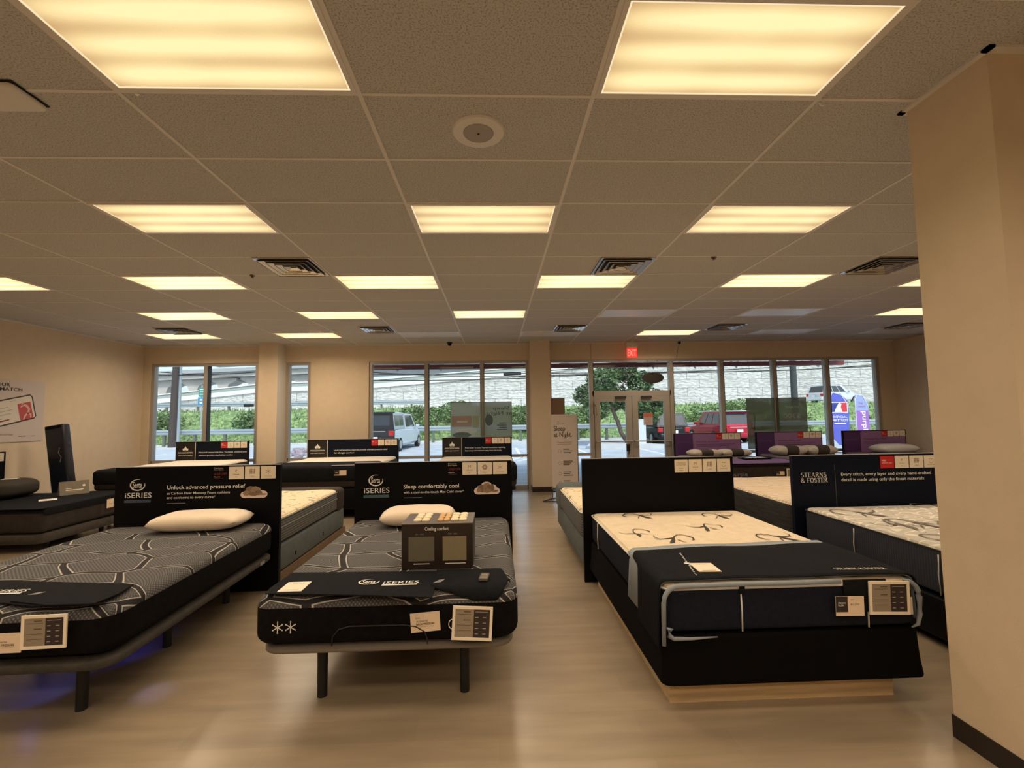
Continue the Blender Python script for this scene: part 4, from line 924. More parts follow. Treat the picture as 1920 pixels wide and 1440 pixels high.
# --- foot mats on A and B
T = thing('foot_mat', 'black felt mat with white logo across the foot of the middle bed', 'foot mat', (BX, 0, .683), 0, 'foot mats')
def matpoly(T, name, pts, z, th=.006, m_=blackfelt):
    return MB().prism([(p[0], p[1], z) for p in pts], (0, 0, th)).build(name, m_, T)
bp = [G(u, v, .69) for u, v in ((497, 1113), (506, 1103), (548, 1074), (700, 1072), (828, 1071), (818, 1090), (810, 1120), (700, 1116), (600, 1114))]
matpoly(T, 'main_panel', [(p.x-BX, p.y) for p in bp], .002)
def hang_panel(T, name, x0, x1, yb_, sf, zt, r_=.078, y0=2.79, nx=26, ny=14):
    vs = []
    for i in range(nx+1):
        t = i/nx; x = x0+(x1-x0)*t; s1 = sf(t); s0 = -(yb_(t)-y0)
        for j in range(ny+1):
            q = s0+(s1-s0)*j/ny
            if q <= 0: vs.append((x, y0-q, zt))
            else: a = min(q/r_, 1.5); vs.append((x, y0-r_*math.sin(a), zt-r_*(1-math.cos(a))-max(0, q-1.5*r_)))
    fs = [(i*(ny+1)+j, i*(ny+1)+j+1, (i+1)*(ny+1)+j+1, (i+1)*(ny+1)+j) for i in range(nx) for j in range(ny)]
    o = MB().add(vs, fs).build(name, blackfelt, T, smooth=True); md = o.modifiers.new('thick', 'SOLIDIFY'); md.thickness = .005; md.offset = 0
    return o
xl_, xr_ = G(808, 1100, .69).x-BX, G(957, 1100, .69).x-BX
hang_panel(T, 'overlap_panel', xl_, xr_, lambda t: 3.03-.25*max(0, t-.9)/.1, lambda t: (.035+.085*min(1, t/.55)) if t < .8 else .12-.17*((t-.8)/.2)**2, .0125)
def flatmap(o_, ax, sl, z): return lambda u, v: (o_[0]+u, o_[1]+v, z)
g = G(692, 1089, .70); m = MB(); fm = XY(.0115); brandring(m, fm, g.x-BX, g.y, .062, .045, 0); m.text(fm, 'Serta', g.x-BX, g.y-.022, .050, .078, 0, 'C', .022)
g = G(718, 1092, .70); iseries(m, fm, g.x-BX, g.y-.01, .21, .045, 0); m.rect(fm, g.x-BX, g.x-BX+.205, g.y-.035, g.y-.02, 0)
m.build('logo', white_m, T)
g = G(824, 1089, .70); m = MB(); m.poly([(g.x-BX-.035, g.y-.03, .0165), (g.x-BX+.01, g.y-.02, .0165), (g.x-BX+.03, g.y+.03, .0165), (g.x-BX-.005, g.y+.02, .0165)]); m.build('fold_highlight_patch', greyprint, T)  # highlight along the felt fold, painted as a grey patch
g = G(553, 1098, .70); card_flat((g.x, g.y, .6925), .0, .135, .15, 'cream card lying on the left end of the middle bed mat')
g = G(908, 1085, .70)
T = thing('remote_control', 'small grey remote control on the middle bed mat', 'remote', (g.x, g.y, .699), -.12)
MB().rbox(.028, .05, .010, .008, .008, .006, 2, 2, 1, cz=.011).build('body', mat('remote_grey', (.10, .09, .075), .4), T, smooth=True)
MB().rect(XY(.0215), -.02, .02, -.035, -.025).rect(XY(.0215), -.02, .02, .0, .02).build('buttons', taupe, T)
T = thing('foot_mat', 'black felt mat with cut-off white logo on the left front bed', 'foot mat', (AX, 0, .683), 0, 'foot mats')
ap = [G(u, v, .69) for u, v in ((-60, 1105), (-20, 1088), (60, 1090), (250, 1095), (225, 1110), (180, 1128), (150, 1141), (60, 1136), (-20, 1128))]
matpoly(T, 'main_panel', [(p.x-AX, max(p.y, 2.64)) for p in ap], .002)
ap = [G(u, v, .70) for u, v in ((110, 1096), (250, 1095), (222, 1112), (180, 1129), (150, 1142), (80, 1136), (20, 1126))]
matpoly(T, 'overlap_panel', [(p.x-AX, max(p.y, 2.63)) for p in ap], .009)
g = G(-8, 1108, .70); m = MB(); iseries(m, fm, g.x-AX-.03, g.y-.01, .20, .045, 0); m.rect(fm, g.x-AX-.03, g.x-AX+.17, g.y-.035, g.y-.02, 0); m.build('logo', white_m, T)
g = G(70, 1112, .70); m = MB(); m.poly([(g.x-AX-.035, g.y-.02, .0165), (g.x-AX+.01, g.y-.02, .0165), (g.x-AX+.03, g.y+.02, .0165), (g.x-AX-.005, g.y+.015, .0165)]); m.build('fold_highlight_patch', greyprint, T)  # same painted fold highlight on the left bed's mat

# --- pillows
def pillow(cx_, cyy, z, w_, d, h, lab, rz=0, tilt=0, mats=None, band=None, name='pillow', tagx=None, pw=4, crease=.0):
    T = thing(name, lab, 'pillow', (cx_, cyy, z), rot=(tilt, 0, rz), group='pillows')
    nu, nv = 28, 16; top = []; bot = []
    for j in range(nv+1):
        for i in range(nu+1):
            u = -1+2*i/nu; v = -1+2*j/nv
            u2 = math.copysign(1-(1-abs(u))**1.25, u) if False else u
            e = max(0, (1-abs(u)**pw))**.55*max(0, (1-abs(v)**pw))**.5
            pinch = 1-.05*(abs(v)**2)*(abs(u)**2); x = u*w_/2*(1-.035*(1-abs(v))**0*abs(v)**3); y = v*d/2*(1-.05*abs(u)**3)
            x *= pinch; wr = crease*math.sin(9*u+3*v)*e
            top.append((x, y, h*.5+h*.5*e+wr)); bot.append((x, y, h*.5-h*.5*e*(1 if abs(v) < .999 else 1)))
    k = nu+1; M_ = MB(); fs = []; 
    def mi(i): 
        if not band: return 0
        u = -1+2*(i+.5)/nu; return 1 if band[0] < u < band[1] else 0
    for j in range(nv):
        for i in range(nu): M_.add([top[j*k+i], top[j*k+i+1], top[(j+1)*k+i+1], top[(j+1)*k+i]], [(0, 1, 2, 3)], mi(i)); M_.add([bot[j*k+i], bot[(j+1)*k+i], bot[(j+1)*k+i+1], bot[j*k+i+1]], [(0, 1, 2, 3)], mi(i))
    # weld
    key = {}; remap = []; nvs = []
    for p in M_.v:
        q = tuple(round(c, 5) for c in p)
        if q not in key: key[q] = len(nvs); nvs.append(q)
        remap.append(key[q])
    M_.f = [tuple(dict.fromkeys(remap[i] for i in f)) for f in M_.f]; keep = [i for i, f in enumerate(M_.f) if len(f) > 2]
    M_.m = [M_.m[i] for i in keep]; M_.f = [M_.f[i] for i in keep]; M_.v = nvs
    M_.build('cushion', mats or [pillowfab], T, smooth=True)
    if tagx is not None: MB().box(tagx-.022, tagx+.022, -d/2*.93-.004, -d/2*.93+.004, h*.47, h*.47+.022).build('maker_tag', darkprint, T)
    return T
pillow(-2.70, 4.40, .685, .80, .42, .155, 'ivory pillow on the left front bed', .06, 0, tagx=.20, crease=.002)
pillow(-.728, 4.40, .685, .685, .42, .155, 'ivory pillow on the middle front bed', .03, 0, tagx=.17, crease=.002)
# --- Cooling comfort box
T = thing('display_box', 'dark display box reading Cooling comfort on the middle bed', 'display box', (-.39, 3.26, .684), -.0, )
hw, hd, bh = .232, .165, .285
bxm = mat('dark_brown_box', (.020, .013, .011), .35)
MB().box(-hw, hw, -hd, hd, 0, bh).build('carton', bxm, T)
m = MB(); q = XZ(-hd-.001); m.rect(q, -hw+.045, -.02, .05, .205, 0); m.build('left_swatch', greenp, T)
m = MB(); m.rect(q, .035, hw-.042, .05, .205, 0); m.build('right_swatch', goldp, T)
m = MB(); m.text(q, 'Cooling comfort', -.003, .245, .024, .155, 0, 'C', .015); m.text(q, '(FS - 500)', -.115, .217, .010, .055, 1, 'C'); m.text(q, '(500 - 600)', .10, .217, .010, .06, 1, 'C'); m.rect(q, -.155, -.05, .030, .035, 0); m.rect(q, .05, .185, .030, .035, 0); m.build('lettering', [white_m, greyprint], T)
MB().box(-hw-.002, hw+.002, -hd-.002, hd+.002, bh, bh+.004).build('lid', mat('taupe_lid', (.12, .095, .08), .4), T)
foam = [mat('cream_fibre', (.80, .72, .52), .8, bump=.6, bscale=40), mat('tan_fibre', (.66, .42, .20), .8, bump=.6, bscale=40)]
random.seed(8)
for (x0, x1, c0) in ((-.17, -.06, 0), (-.01, .075, 1), (.078, .19, 0)):
    m = MB()
    for i in range(3):
        for j in range(2):
            cx_ = x0+(x1-x0)*(j+.5)/2; cyy = -.11+.08*i+.04
            m.rbox((x1-x0)/4.2, .034, .010, .02, .02, .009, 1, 1, 1, (lambda c, n, k=c0: k), bh+.008, cx=cx_, cyy=cyy)
    m.build('material_sample', foam, T, smooth=True)
MB().text(XY(bh+.0045), 'LATEX FOAMS', -.02, .128, .014, .13, 0).build('lid_lettering', white_m, T)

# ================================================================== SECOND ROW (heads against the front-row headboards)
def drape(lab, cx_, y0, y1, w_, ztop, zb, m_, name='foot_cover', zfront=None, end=1, th=.012, text=None):
    """cover over the foot end of a mattress: top sheet + both sides + end flap; end=+1 foot at far side, -1 near side"""
    T = thing(name, lab, 'mattress cover', (cx_, (y0+y1)/2, zb), 0, 'foot covers')
    hw, l = w_/2+.008, abs(y1-y0)
    m = MB(); m.rbox(hw, l/2, (ztop-zb)/2+.004, .09, .09, .06, 8, 4, 2, None, (ztop-zb)/2, skip=('bottom', 'front' if end > 0 else 'back'))
    o = m.build('felt', m_, T, smooth=True); md = o.modifiers.new('thick', 'SOLIDIFY'); md.thickness = .004; md.offset = 1
    return T
mattress('sprigged cream mattress with grey striped sides behind the left headboard', -2.94, 5.80, 1.48, 2.0, .40, .68, [sprig_m, stripegrey], 0, cut=.02, r=(.08, .08, .04), top=lambda x, y: .008+.006*math.sin(9*x)*math.sin(7*y), piping=(.25, .165), pm=mat('grey_tape', (.20, .21, .20), .7))
drape('dark brown cover over the far foot of the sprigged mattress', -2.94, 6.50, 6.84, 1.50, .692, .385, deepbrown)
T = thing('box_spring', 'slate grey box spring behind the left headboard', 'box spring', (-2.94, 5.82, 0), 0, 'box springs')
MB().rbox(.745, 1.03, .135, .06, .06, .02, 2, 2, 1, cz=.26).build('body', tealbox, T, smooth=True)
for y in (-.6, .2): MB().box(.744, .75, y-.01, y+.01, .2, .24).build('side_label', black, T)
T = thing('bed_plinth', 'brown wooden platform under the slate grey box spring', 'plinth', (-2.94, 5.82, 0), 0, 'bed plinths')
MB().box(-.73, .755, -1.03, -1.0, 0, .122).box(-.73, .755, 1.0, 1.03, 0, .122).box(-.73, -.70, -1, 1, 0, .122).box(.725, .755, -1, 1, 0, .122).build('frame', brownwood, T)

mattress('cream mattress with grey sides mostly hidden behind the plain black headboard', 1.625, 5.75, 1.50, 1.90, .40, .68, [sprig_m, stripegrey], 0, cut=.02, r=(.08, .08, .04), top=lambda x, y: .008+.006*math.sin(9*x)*math.sin(7*y), piping=(.255,))
drape('slate cover over the far foot of the cream mattress by the banner stand', 1.625, 6.30, 6.74, 1.52, .70, .385, tealbox)
T = thing('box_spring', 'slate grey box spring mostly hidden behind the plain black headboard', 'box spring', (1.62, 5.80, 0), 0, 'box springs')
MB().rbox(.735, 1.0, .14, .06, .06, .02, 2, 2, 1, cz=.26).build('body', tealbox, T, smooth=True)
for x in (-.6, .6):
    for y in (-.8, .8): MB().cyl((x, y, 0), (x, y, .125), .02, n=10).build('leg', legm, T)

mattress('wavy quilted cream mattress with charcoal sides behind the navy headboard', 3.86, 5.80, 1.52, 2.0, .36, .705, [quilt_m, mat('charcoal_rib_border', (.025, .024, .024), .85, noise=.4, nscale=6, stretch=(1, 1, 8))], 0, cut=.015, r=(.08, .08, .04), top=lambda x, y: .012+.006*math.sin(20*y+3*math.sin(4*x)), nx=20, ny=30)
T = thing('box_spring', 'black box spring under the wavy quilted mattress', 'box spring', (3.86, 5.80, 0), 0, 'box springs')
MB().rbox(.745, 1.0, .16, .06, .06, .02, 2, 2, 1, cz=.198).build('body', black, T, smooth=True)
for x in (-.6, .6):
    for y in (-.8, .8): MB().cyl((x, y, 0), (x, y, .045), .02, n=10).build('leg', legm, T)

# ================================================================== THIRD ROW by the windows
wave = lambda x, y: .012+.010*math.sin(7*x+1)*math.cos(5*y)
def krow(cx_, w_, z0, z1, lab, slab, yf=7.90, yh=9.93, top_m=whitefab, side_m=deepbrown, base='box', cvr=None, cl=.5, czm=None):
    mattress(lab, cx_, (yf+yh)/2, w_, yh-yf, z0, z1, [top_m, side_m], 0, cut=.02, r=(.10, .10, .06), top=wave, nx=14, ny=16)
    if cvr: drape(cvr, cx_, yf-.012, yf+cl, w_, z1+.030, z0+.10, czm or blackfelt, end=-1)
    if base == 'box':
        T = thing('box_spring', slab, 'box spring', (cx_, (yf+yh)/2, 0), 0, 'box springs')
        MB().rbox(w_/2-.01, (yh-yf)/2-.01, (z0-.14)/2-.001, .06, .06, .02, 2, 2, 1, cz=(z0+.14)/2).build('body', black, T, smooth=True)
        for x in (-w_/2+.15, w_/2-.15):
            for y in (-.8, .8): MB().cyl((x, y, 0), (x, y, .145), .025, n=10).build('leg', legm, T)
    else: adj_base(slab, cx_, (yf+yh)/2, w_-.02, yh-yf-.02, z0-.06, z0-.001, 0, m=black)
krow(-5.90, 1.50, .52, .84, 'white-topped mattress in front of the left window', 'black box spring under the white-topped left window mattress', cvr='black cover on the foot of the left window mattress', cl=.55)
krow(-3.02, 1.90, .50, .85, 'wide white-topped mattress with dark brown sides against the solid wall', 'black box spring under the wide white-topped mattress', cvr='black cover on the foot of the wide white-topped mattress', cl=.75)
krow(-.40, 1.50, .46, .82, 'white-topped mattress left of the centre pillar', 'black adjustable base left of the centre pillar', base='adj', cvr='charcoal cover on the foot of the mattress left of the centre pillar', cl=.6)
T = tagcard(-2.60, 7.875, .72, .20, .085, 'small black and pink tag on the wide dark brown mattress', [('NET', -.40, .5, .22, .2, 1, .02)], 0, half=True)
o = solo(MB().box(-2.76, -2.30, 7.90, 8.28, .880, .886), 'folded_sheet', mat('mauve_grey_cloth', (.30, .25, .25), .8), 'mauve grey folded sheet on the wide dark cover', 'cloth')
def prow(cx_, lab, slab, cvr):
    mattress(lab, cx_, 8.93, 1.50, 2.0, .43, .775, [mat('grey_purple_knit', (.14, .12, .15), .85, bump=.2, bscale=200), deepbrown], 0, cut=.025, r=(.10, .10, .05))
    T = thing('box_spring', slab, 'box spring', (cx_, 8.93, 0), 0, 'box springs')
    MB().rbox(.74, .99, .14, .06, .06, .02, 2, 2, 1, cz=.289).build('body', black, T, smooth=True)
    for x in (-.6, .6):
        for y in (-.8, .8): MB().cyl((x, y, 0), (x, y, .155), .025, n=10).build('leg', legm, T)
    T = thing('foot_cover', cvr, 'mattress cover', (cx_, 8.25, .79), 0, 'foot covers')
    MB().rbox(.755, .38, .008, .1, .1, .007, 4, 4, 1).build('felt', purpfab, T, smooth=True)
prow(4.63, 'grey mattress with brown sides beside the exit doors', 'black box spring beside the exit doors', 'purple felt cover on the mattress beside the exit doors')
prow(6.45, 'grey mattress in front of the dark window poster', 'black box spring in front of the dark window poster', 'purple felt cover on the middle purple bed')
prow(8.38, 'grey mattress nearest the right wall', 'black box spring nearest the right wall', 'purple felt cover on the bed nearest the right wall')
MB().text(XZ(7.922-8.93), 'purple', -.27, .14, .07, .28, 0, 'R', .01).build('lettering', greyprint, [o for o in COL.objects if o.get('label') == 'grey mattress with brown sides beside the exit doors'][0])
tagcard(4.93, 7.905, .575, .15, .07, 'small pale tag on the mattress beside the exit doors', [('Cal', -.42, .3, .3, .2, 1, .01)], 0, half=True)
spec_sheet(5.15, 7.90, .52, .22, .17, 'cream-framed specification sheet on the mattress beside the exit doors')
T = thing('tablet_tray', 'thin dark tray with white sheets on the purple cover beside the doors', 'tray', (4.85, 8.55, .80), .1)
MB().rbox(.26, .14, .012, .02, .02, .01, 2, 2, 1, cz=.013).build('tray', black, T, smooth=True)
MB().box(-.14, .18, -.09, .08, .0255, .028).build('sheet', mat('pale_blue_sheet', (.5, .55, .62), .4), T)
brp = mat('brown_pillow_band', (.045, .035, .032), .85, bump=.2, bscale=150); prp = mat('warm_white_pillow', (.52, .47, .43), .85, bump=.15, bscale=100)
for (x, z, w_, h, lab) in ((4.30, .775, .66, .15, 'striped grey and brown pillow, left one beside the exit doors'), (4.93, .775, .66, .15, 'striped grey and brown pillow, right one beside the exit doors'),
                           (6.08, .775, .68, .20, 'striped grey and brown pillow, left one before the dark window poster'), (6.72, .775, .68, .20, 'striped grey and brown pillow, right one before the dark window poster')):
    pillow(x, 9.45, z, w_, .40, h, lab, .05, 0, [prp, brp], (-.42, .38))
pillow(8.40, 9.50, .775, .85, .45, .19, 'plump white pillow on the bed nearest the right wall', 0, 0, [mat('cool_white_pillow', (.62, .62, .62), .85)])

# ================================================================== LEFT WALL BED (foot faces the aisle)
EX, EY = -6.83, 7.00
dkE = mat('brown_black_knit', (.020, .015, .013), .85, bump=.3, bscale=150, noise=.3, nscale=12)
T = thing('mattress', 'black mattress with brown sides along the left wall', 'mattress', (EX, EY, .245), math.pi/2, 'mattresses')
MB().rbox(.755, .97, .155, .08, .08, .05, 6, 8, 2, lambda c, n: 0 if c[2] > .10 else 1, .155, cuts=(.10,)).build('cover', [blackfelt, dkE], T, smooth=True)
MB().box(.15, .62, -.972, -.968, .05, .21).build('side_panel', mat('brown_side_panel', (.03, .022, .018), .7), T)
MB().box(.30, .50, -.982, -.972, .16, .175).box(.30, .50, -.982, -.972, .135, .145).build('handle', mat('grey_strap', (.22, .20, .18), .5), T)
adj_base('grey adjustable bed base under the left wall mattress', EX, EY, 1.50, 1.93, .10, .244, math.pi/2)
T = thing('foot_cover', 'black felt cover on the foot of the left wall mattress', 'mattress cover', (-6.19, EY, .557), 0, 'foot covers')
MB().rbox(.335, .765, .006, .06, .06, .005, 4, 4, 1, cz=.004).build('top_sheet', blackfelt, T, smooth=True)
MB().rbox(.006, .73, .045, .004, .1, .03, 2, 4, 2, cz=-.045, cx=.335).build('front_flap', blackfelt, T, smooth=True)
g = G(90, 937, .57); card_flat((g.x, g.y, .568), .75, .19, .19, 'white card lying on the left wall bed')
T = tagcard(0, 0, 0, .12, .13, 'cream square tag on the side of the left wall bed', [('Scan', -.2, .4, .15, .4, 2, 0)])
g = P(207, 944, 1.0); s_ = (-5.835)/ray(207, 944).x; d = ray(207, 944)*s_; T.location = (-5.838, d.y, d.z+EYE-.06); T.rotation_euler = (0, 0, math.pi/2)
# table tent
T = thing('table_tent', 'grey folded tent card on the left wall bed beside the tall dark box', 'tent card', (G(138, 926, .57).x, G(138, 926, .57).y, .568), .92, 'small cards and sheets')
a, hh = .17, .20
pm_ = MB(); pm_.prism([(-a, -.07, 0), (-a, 0, hh), (-a, .07, 0)], (2*a, 0, 0)).build('card', mat('grey_green_card', (.16, .135, .095), .45), T)
m = MB(); sl_ = lambda u, v: (u, -.07+.07*v/hh-.0015, v)
m.disc(sl_, .11, .125, .018, .016, 0, 14); m.rect(sl_, -.10, -.03, .088, .094, 0); m.rect(sl_, -.10, .10, .062, .074, 0); m.rect(sl_, -.10, .09, .042, .052, 1)
m.build('lettering', [offwh, taupe], T)
# tall dark box leaning back
T = thing('tall_box', 'tall glossy black box leaning beside the wall behind the left wall bed', 'box', (P(127, 990, 7.97).x, 7.97, .004), rot=(0, -.157, .0))
glb = mat('glossy_blue_black_film', (.010, .013, .024), .28, bump=.5, bscale=14)
MB().rbox(.15, .075, .81, .03, .03, .02, 2, 2, 6, cz=.835).build('carton', glb, T, smooth=True)
MB().box(-.12, .12, -.077, -.073, 1.58, 1.63).build('end_flap', black, T)
m = MB(); m.ribbon(XZ(-.0765), [(.05, 1.02), (.08, 1.10), (.04, 1.18), (.07, 1.26)], .014); m.build('crumple_highlight', greyprint, T)  # highlight on the crumpled film, painted as a grey squiggle
# raised head wedge with card
pw_ = P(54, 902, 7.3)
T = thing('wedge_cushion', 'thick dark cushion at the left picture edge on the wall bed', 'cushion', (pw_.x-.26, 7.25, .56), .0)
MB().rbox(.26, .34, .138, .20, .2, .10, 6, 5, 2, cz=.139).build('cushion', mat('dark_olive_cloth', (.03, .026, .02), .8), T, smooth=True)
card_flat((pw_.x-.22, 7.25, .838), .5, .16, .14, 'white card lying on the thick dark cushion')

# under-bed light of the left front bed
lb = mat('blue_led', (.1, .1, .3), .4, emit=(.08, .12, 1.0), estr=3)
T = TAb
MB().box(-.10, -.02, -.55, -.50, .309, .317).build('under_bed_light', lb, T)
for (p, q_, e_, ang, c_) in (((-2.55, 2.95, .30), G(62, 1290), 1.7, 70, (.10, .16, 1.0)), ((-2.50, 3.45, .30), G(225, 1215), .8, 110, (.06, .08, 1.0)), ((-2.22, 3.10, .30), G(290, 1298), .8, 50, (.45, .42, 1.0))):
    l = bpy.data.lights.new('under_bed_glow', 'SPOT'); l.energy = e_*2.6; l.color = c_; l.spot_size = R(ang); l.spot_blend = 1; l.shadow_soft_size = .03
    o = bpy.data.objects.new('under_bed_glow', l); COL.objects.link(o); o.location = p; o.rotation_euler = (q_-Vector(p)).to_track_quat('-Z', 'Y').to_euler()

# ================================================================== BANNER STAND
T = thing('banner_stand', 'tall white banner stand reading Sleep at Night beside the centre pillar', 'banner', (1.385, 9.30, 0), 0)
w2 = .262
MB().box(-w2, w2, -.006, .006, .225, 1.685).build('banner', mat('banner_white', (.64, .56, .53), .55), T)
MB().box(w2, w2+.012, -.012, .012, .2, 1.69).build('side_edge', legm, T)
m = MB(); q = XZ(-.008); m.text(q, 'Sleep', -.215, 1.355, .105, .235, 0, 'L', .02); m.text(q, 'at Night.', -.215, 1.235, .105, .37, 0, 'L', .02)
m.text(q, 'Get', -.14, 1.53, .03, .05, 1); m.text(q, 'Uninterrupted', -.14, 1.485, .03, .14, 1)
for i in range(2): m.rect(q, -.15, .15-.01*i, 1.12-.04*i, 1.13-.04*i, 1)
for i, zz in enumerate((.98, .74, .53, .35)):
    for j in range(3): m.rect(q, -.03, (.10, .16, .13)[(i+j) % 3], zz-.035*j, zz-.035*j+.014, 0)
    m.ribbon(q, arc(-.10, zz-.03, .03, .03, 0, 360, 10), .006, 1)
m.ribbon(q, [(-.2, 1.42), (-.2, 1.64), (.2, 1.64), (.2, 1.5)], .004, 1)
m.build('lettering', [darkprint, mat('rose_grey_print', (.36, .28, .27), .6)], T)
m = MB(); m.tube([(-w2-.0, 0, .225), (-w2, 0, 0.012)], .008, 6); m.build('pole', legm, T)
MB().cyl((-w2, 0, .20), (-w2, 0, .255), .016, n=10).build('clamp', mat('brass', (.5, .38, .2), .4, .8), T)
tip = G(1019, 941); dx, dy = tip.x-1.385, tip.y-9.30
m = MB(); m.tube([(dx, dy, .012), (-w2, 0, .014), (.25, .35, .012)], .010, 6); m.build('foot_bar', legm, T)
m = MB(); m.tube([(dx, dy, .012), (.28, -.40, .012)], .010, 6); m.build('foot_bar', legm, T)
T = thing('back_sign', 'plain brown board showing above the banner stand', 'sign', (1.40, 10.30, 1.55), 0)
MB().box(-.16, .16, 0, .02, 0, .50).build('panel', mat('brown_board', (.20, .12, .075), .6), T)
MB().box(-.165, .165, -.003, .023, .495, .505).build('top_edge', mat('edge_brown', (.30, .2, .13), .6), T)
MB().cyl((0, .01, 0), (0, .01, -1.55), .012, n=8).build('pole', legm, T)
MB().box(-.15, .15, -.12, .14, -1.55, -1.535).build('foot_plate', legm, T)

# ================================================================== OUTSIDE
asph = mat('pale_asphalt', (.42, .46, .51), .85, noise=.12, nscale=1.2, bump=.2, bscale=30)
conc = mat('pale_concrete', (.50, .52, .53), .85, noise=.08, nscale=2)
line_m = mat('road_paint', (.78, .80, .80), .7)
galv = mat('galvanised_steel', (.36, .42, .46), .45, .4)
grassm = mat('grass_green', (.14, .22, .08), .9, col2=(.29, .42, .16), noise=.4, nscale=3, bump=.8, bscale=12)
leafm = mat('leaf_green', (.06, .115, .055), .8, noise=.4, nscale=2, col2=(.16, .26, .10))
leafb = mat('bright_bush_green', (.12, .20, .07), .8, noise=.4, nscale=2, col2=(.28, .41, .16))
bark = mat('bark', (.12, .09, .075), .9, bump=.6, bscale=12)
GZ = -.03
def st2(mb, name, mats, smooth=False):
    o = mb.build(name, mats, smooth=smooth); o['kind'] = 'structure'; return o
st2(MB().box(-60, 60, YF+.2, 30.5, GZ-.3, GZ), 'parking_lot', asph)
st2(MB().box(-12, 14, YF+.2, 13.2, GZ, GZ+.025), 'sidewalk', conc)
st2(MB().box(-60, 60, 28.6, 30.4, GZ, GZ+.06), 'gutter', conc)
st2(MB().box(-60, 60, 30.4, 30.7, GZ, GZ+.16), 'curb', conc)
m = MB()
for i in range(14):
    x = -20+3.0*i; m.box(x, x+.12, 18.5, 24.5, GZ, GZ+.006)
for i in range(8): m.prism([(-2.2+.5*i, 17.5, GZ), (-2.1+.5*i, 17.5, GZ), (-.6+.5*i, 20.5, GZ), (-.7+.5*i, 20.5, GZ)], (0, 0, .006))
m.box(.2, .5, 13.3, 17.8, GZ, GZ+.007)
st2(m, 'parking_lines', line_m)
# grass bank: rising, bumpy
random.seed(11)
def bank_z(x, y):
    t = max(0, min(1, (y-30.7)/8.5)); return GZ+.12+2.35*(t*t*(3-2*t))+.0
m = MB(); nx_, ny_ = 150, 22; vs = []
for j in range(ny_+1):
    for i in range(nx_+1):
        x = -45+105*i/nx_; y = 30.7+9.3*j/ny_; vs.append((x, y, bank_z(x, y)+(random.random()-.5)*.10*(0 < j < ny_)))
m.add(vs, [(j*(nx_+1)+i, j*(nx_+1)+i+1, (j+1)*(nx_+1)+i+1, (j+1)*(nx_+1)+i) for j in range(ny_) for i in range(nx_)])
st2(m, 'grass_bank', grassm, True)
m = MB(); random.seed(12)      # long grass tufts
def leafcloud(m, cx_, cyy, cz, rx, ry, rz, n, s, k=0, shell=.35, gl=False):
    for _ in range(n):
        while True:
            p = [random.uniform(-1, 1) for _ in range(3)]; r = math.sqrt(sum(q*q for q in p))
            if shell < r <= 1: break
        x, y, z = cx_+p[0]*rx, cyy+p[1]*ry, cz+p[2]*rz
        a = random.uniform(0, 6.28); t_ = random.uniform(-.9, .9); ss = s*random.uniform(.6, 1.3)
        u = Vector((math.cos(a), math.sin(a), t_)).normalized()*ss; v = u.cross(Vector((random.uniform(-1, 1), random.uniform(-1, 1), random.uniform(-.2, 1)))).normalized()*ss*.55
        c = Vector((x, y, z)); m.add([c-u, c-v*.8, c+u, c+v*.8], [(0, 1, 2, 3)], k)
for _ in range(5200):
    x = random.uniform(-26, 32); y = random.uniform(30.9, 39.6); z = bank_z(x, y); h = random.uniform(.12, .32); a = random.uniform(0, 6.28); lx_, ly_ = random.uniform(-.12, .12), random.uniform(-.12, .12); d = Vector((math.cos(a), math.sin(a), 0))*.05
    m.add([(x-d.x, y-d.y, z), (x+d.x, y+d.y, z), (x+lx_, y+ly_, z+h)], [(0, 1, 2)], 0)
o = m.build('long_grass', leafb); tag(o, 'long bright green grass growing over the bank outside', 'grass', kind='stuff')
# shoulder road at top of the bank, retaining wall
st2(MB().box(-60, 70, 40, 46, GZ+2.0, GZ+2.47), 'highway_shoulder', conc)
wallm = mat('split_face_panel', (.62, .62, .58), .9)
t, b = nodes(wallm)
tc = N(t, 'ShaderNodeTexCoord'); sx = N(t, 'ShaderNodeSeparateXYZ'); t.links.new(tc.outputs['Object'], sx.inputs[0])
cb = N(t, 'ShaderNodeCombineXYZ'); t.links.new(sx.outputs[0], cb.inputs[0]); t.links.new(sx.outputs[2], cb.inputs[1])
br = N(t, 'ShaderNodeTexBrick'); br.offset = .5; br.inputs['Scale'].default_value = 1; br.inputs['Brick Width'].default_value = 2.6; br.inputs['Row Height'].default_value = .85; br.inputs['Mortar Size'].default_value = .035
br.inputs['Color1'].default_value = (.66, .67, .63, 1); br.inputs['Color2'].default_value = (.58, .59, .56, 1); br.inputs['Mortar'].default_value = (.36, .37, .36, 1)
t.links.new(cb.outputs[0], br.inputs[0])
nz = N(t, 'ShaderNodeTexNoise', Scale=2.2, Detail=5.0); mpn = N(t, 'ShaderNodeMapping'); mpn.inputs['Scale'].default_value = (1, 1, 2.4); t.links.new(tc.outputs['Object'], mpn.inputs[0]); t.links.new(mpn.outputs[0], nz.inputs[0])
mx = N(t, 'ShaderNodeMixRGB', blend_type='MULTIPLY'); mx.inputs[0].default_value = .45; t.links.new(br.outputs[0], mx.inputs[1])
rp = N(t, 'ShaderNodeValToRGB'); rp.color_ramp.elements[0].position = .4; rp.color_ramp.elements[0].color = (.55, .55, .53, 1); rp.color_ramp.elements[1].position = .6; rp.color_ramp.elements[1].color = (1, 1, 1, 1); t.links.new(nz.outputs[0], rp.inputs[0]); t.links.new(rp.outputs[0], mx.inputs[2]); t.links.new(mx.outputs[0], b.inputs['Base Color'])
bp_ = N(t, 'ShaderNodeBump', Strength=.9, Distance=.25); t.links.new(nz.outputs[0], bp_.inputs['Height']); t.links.new(bp_.outputs[0], b.inputs['Normal'])
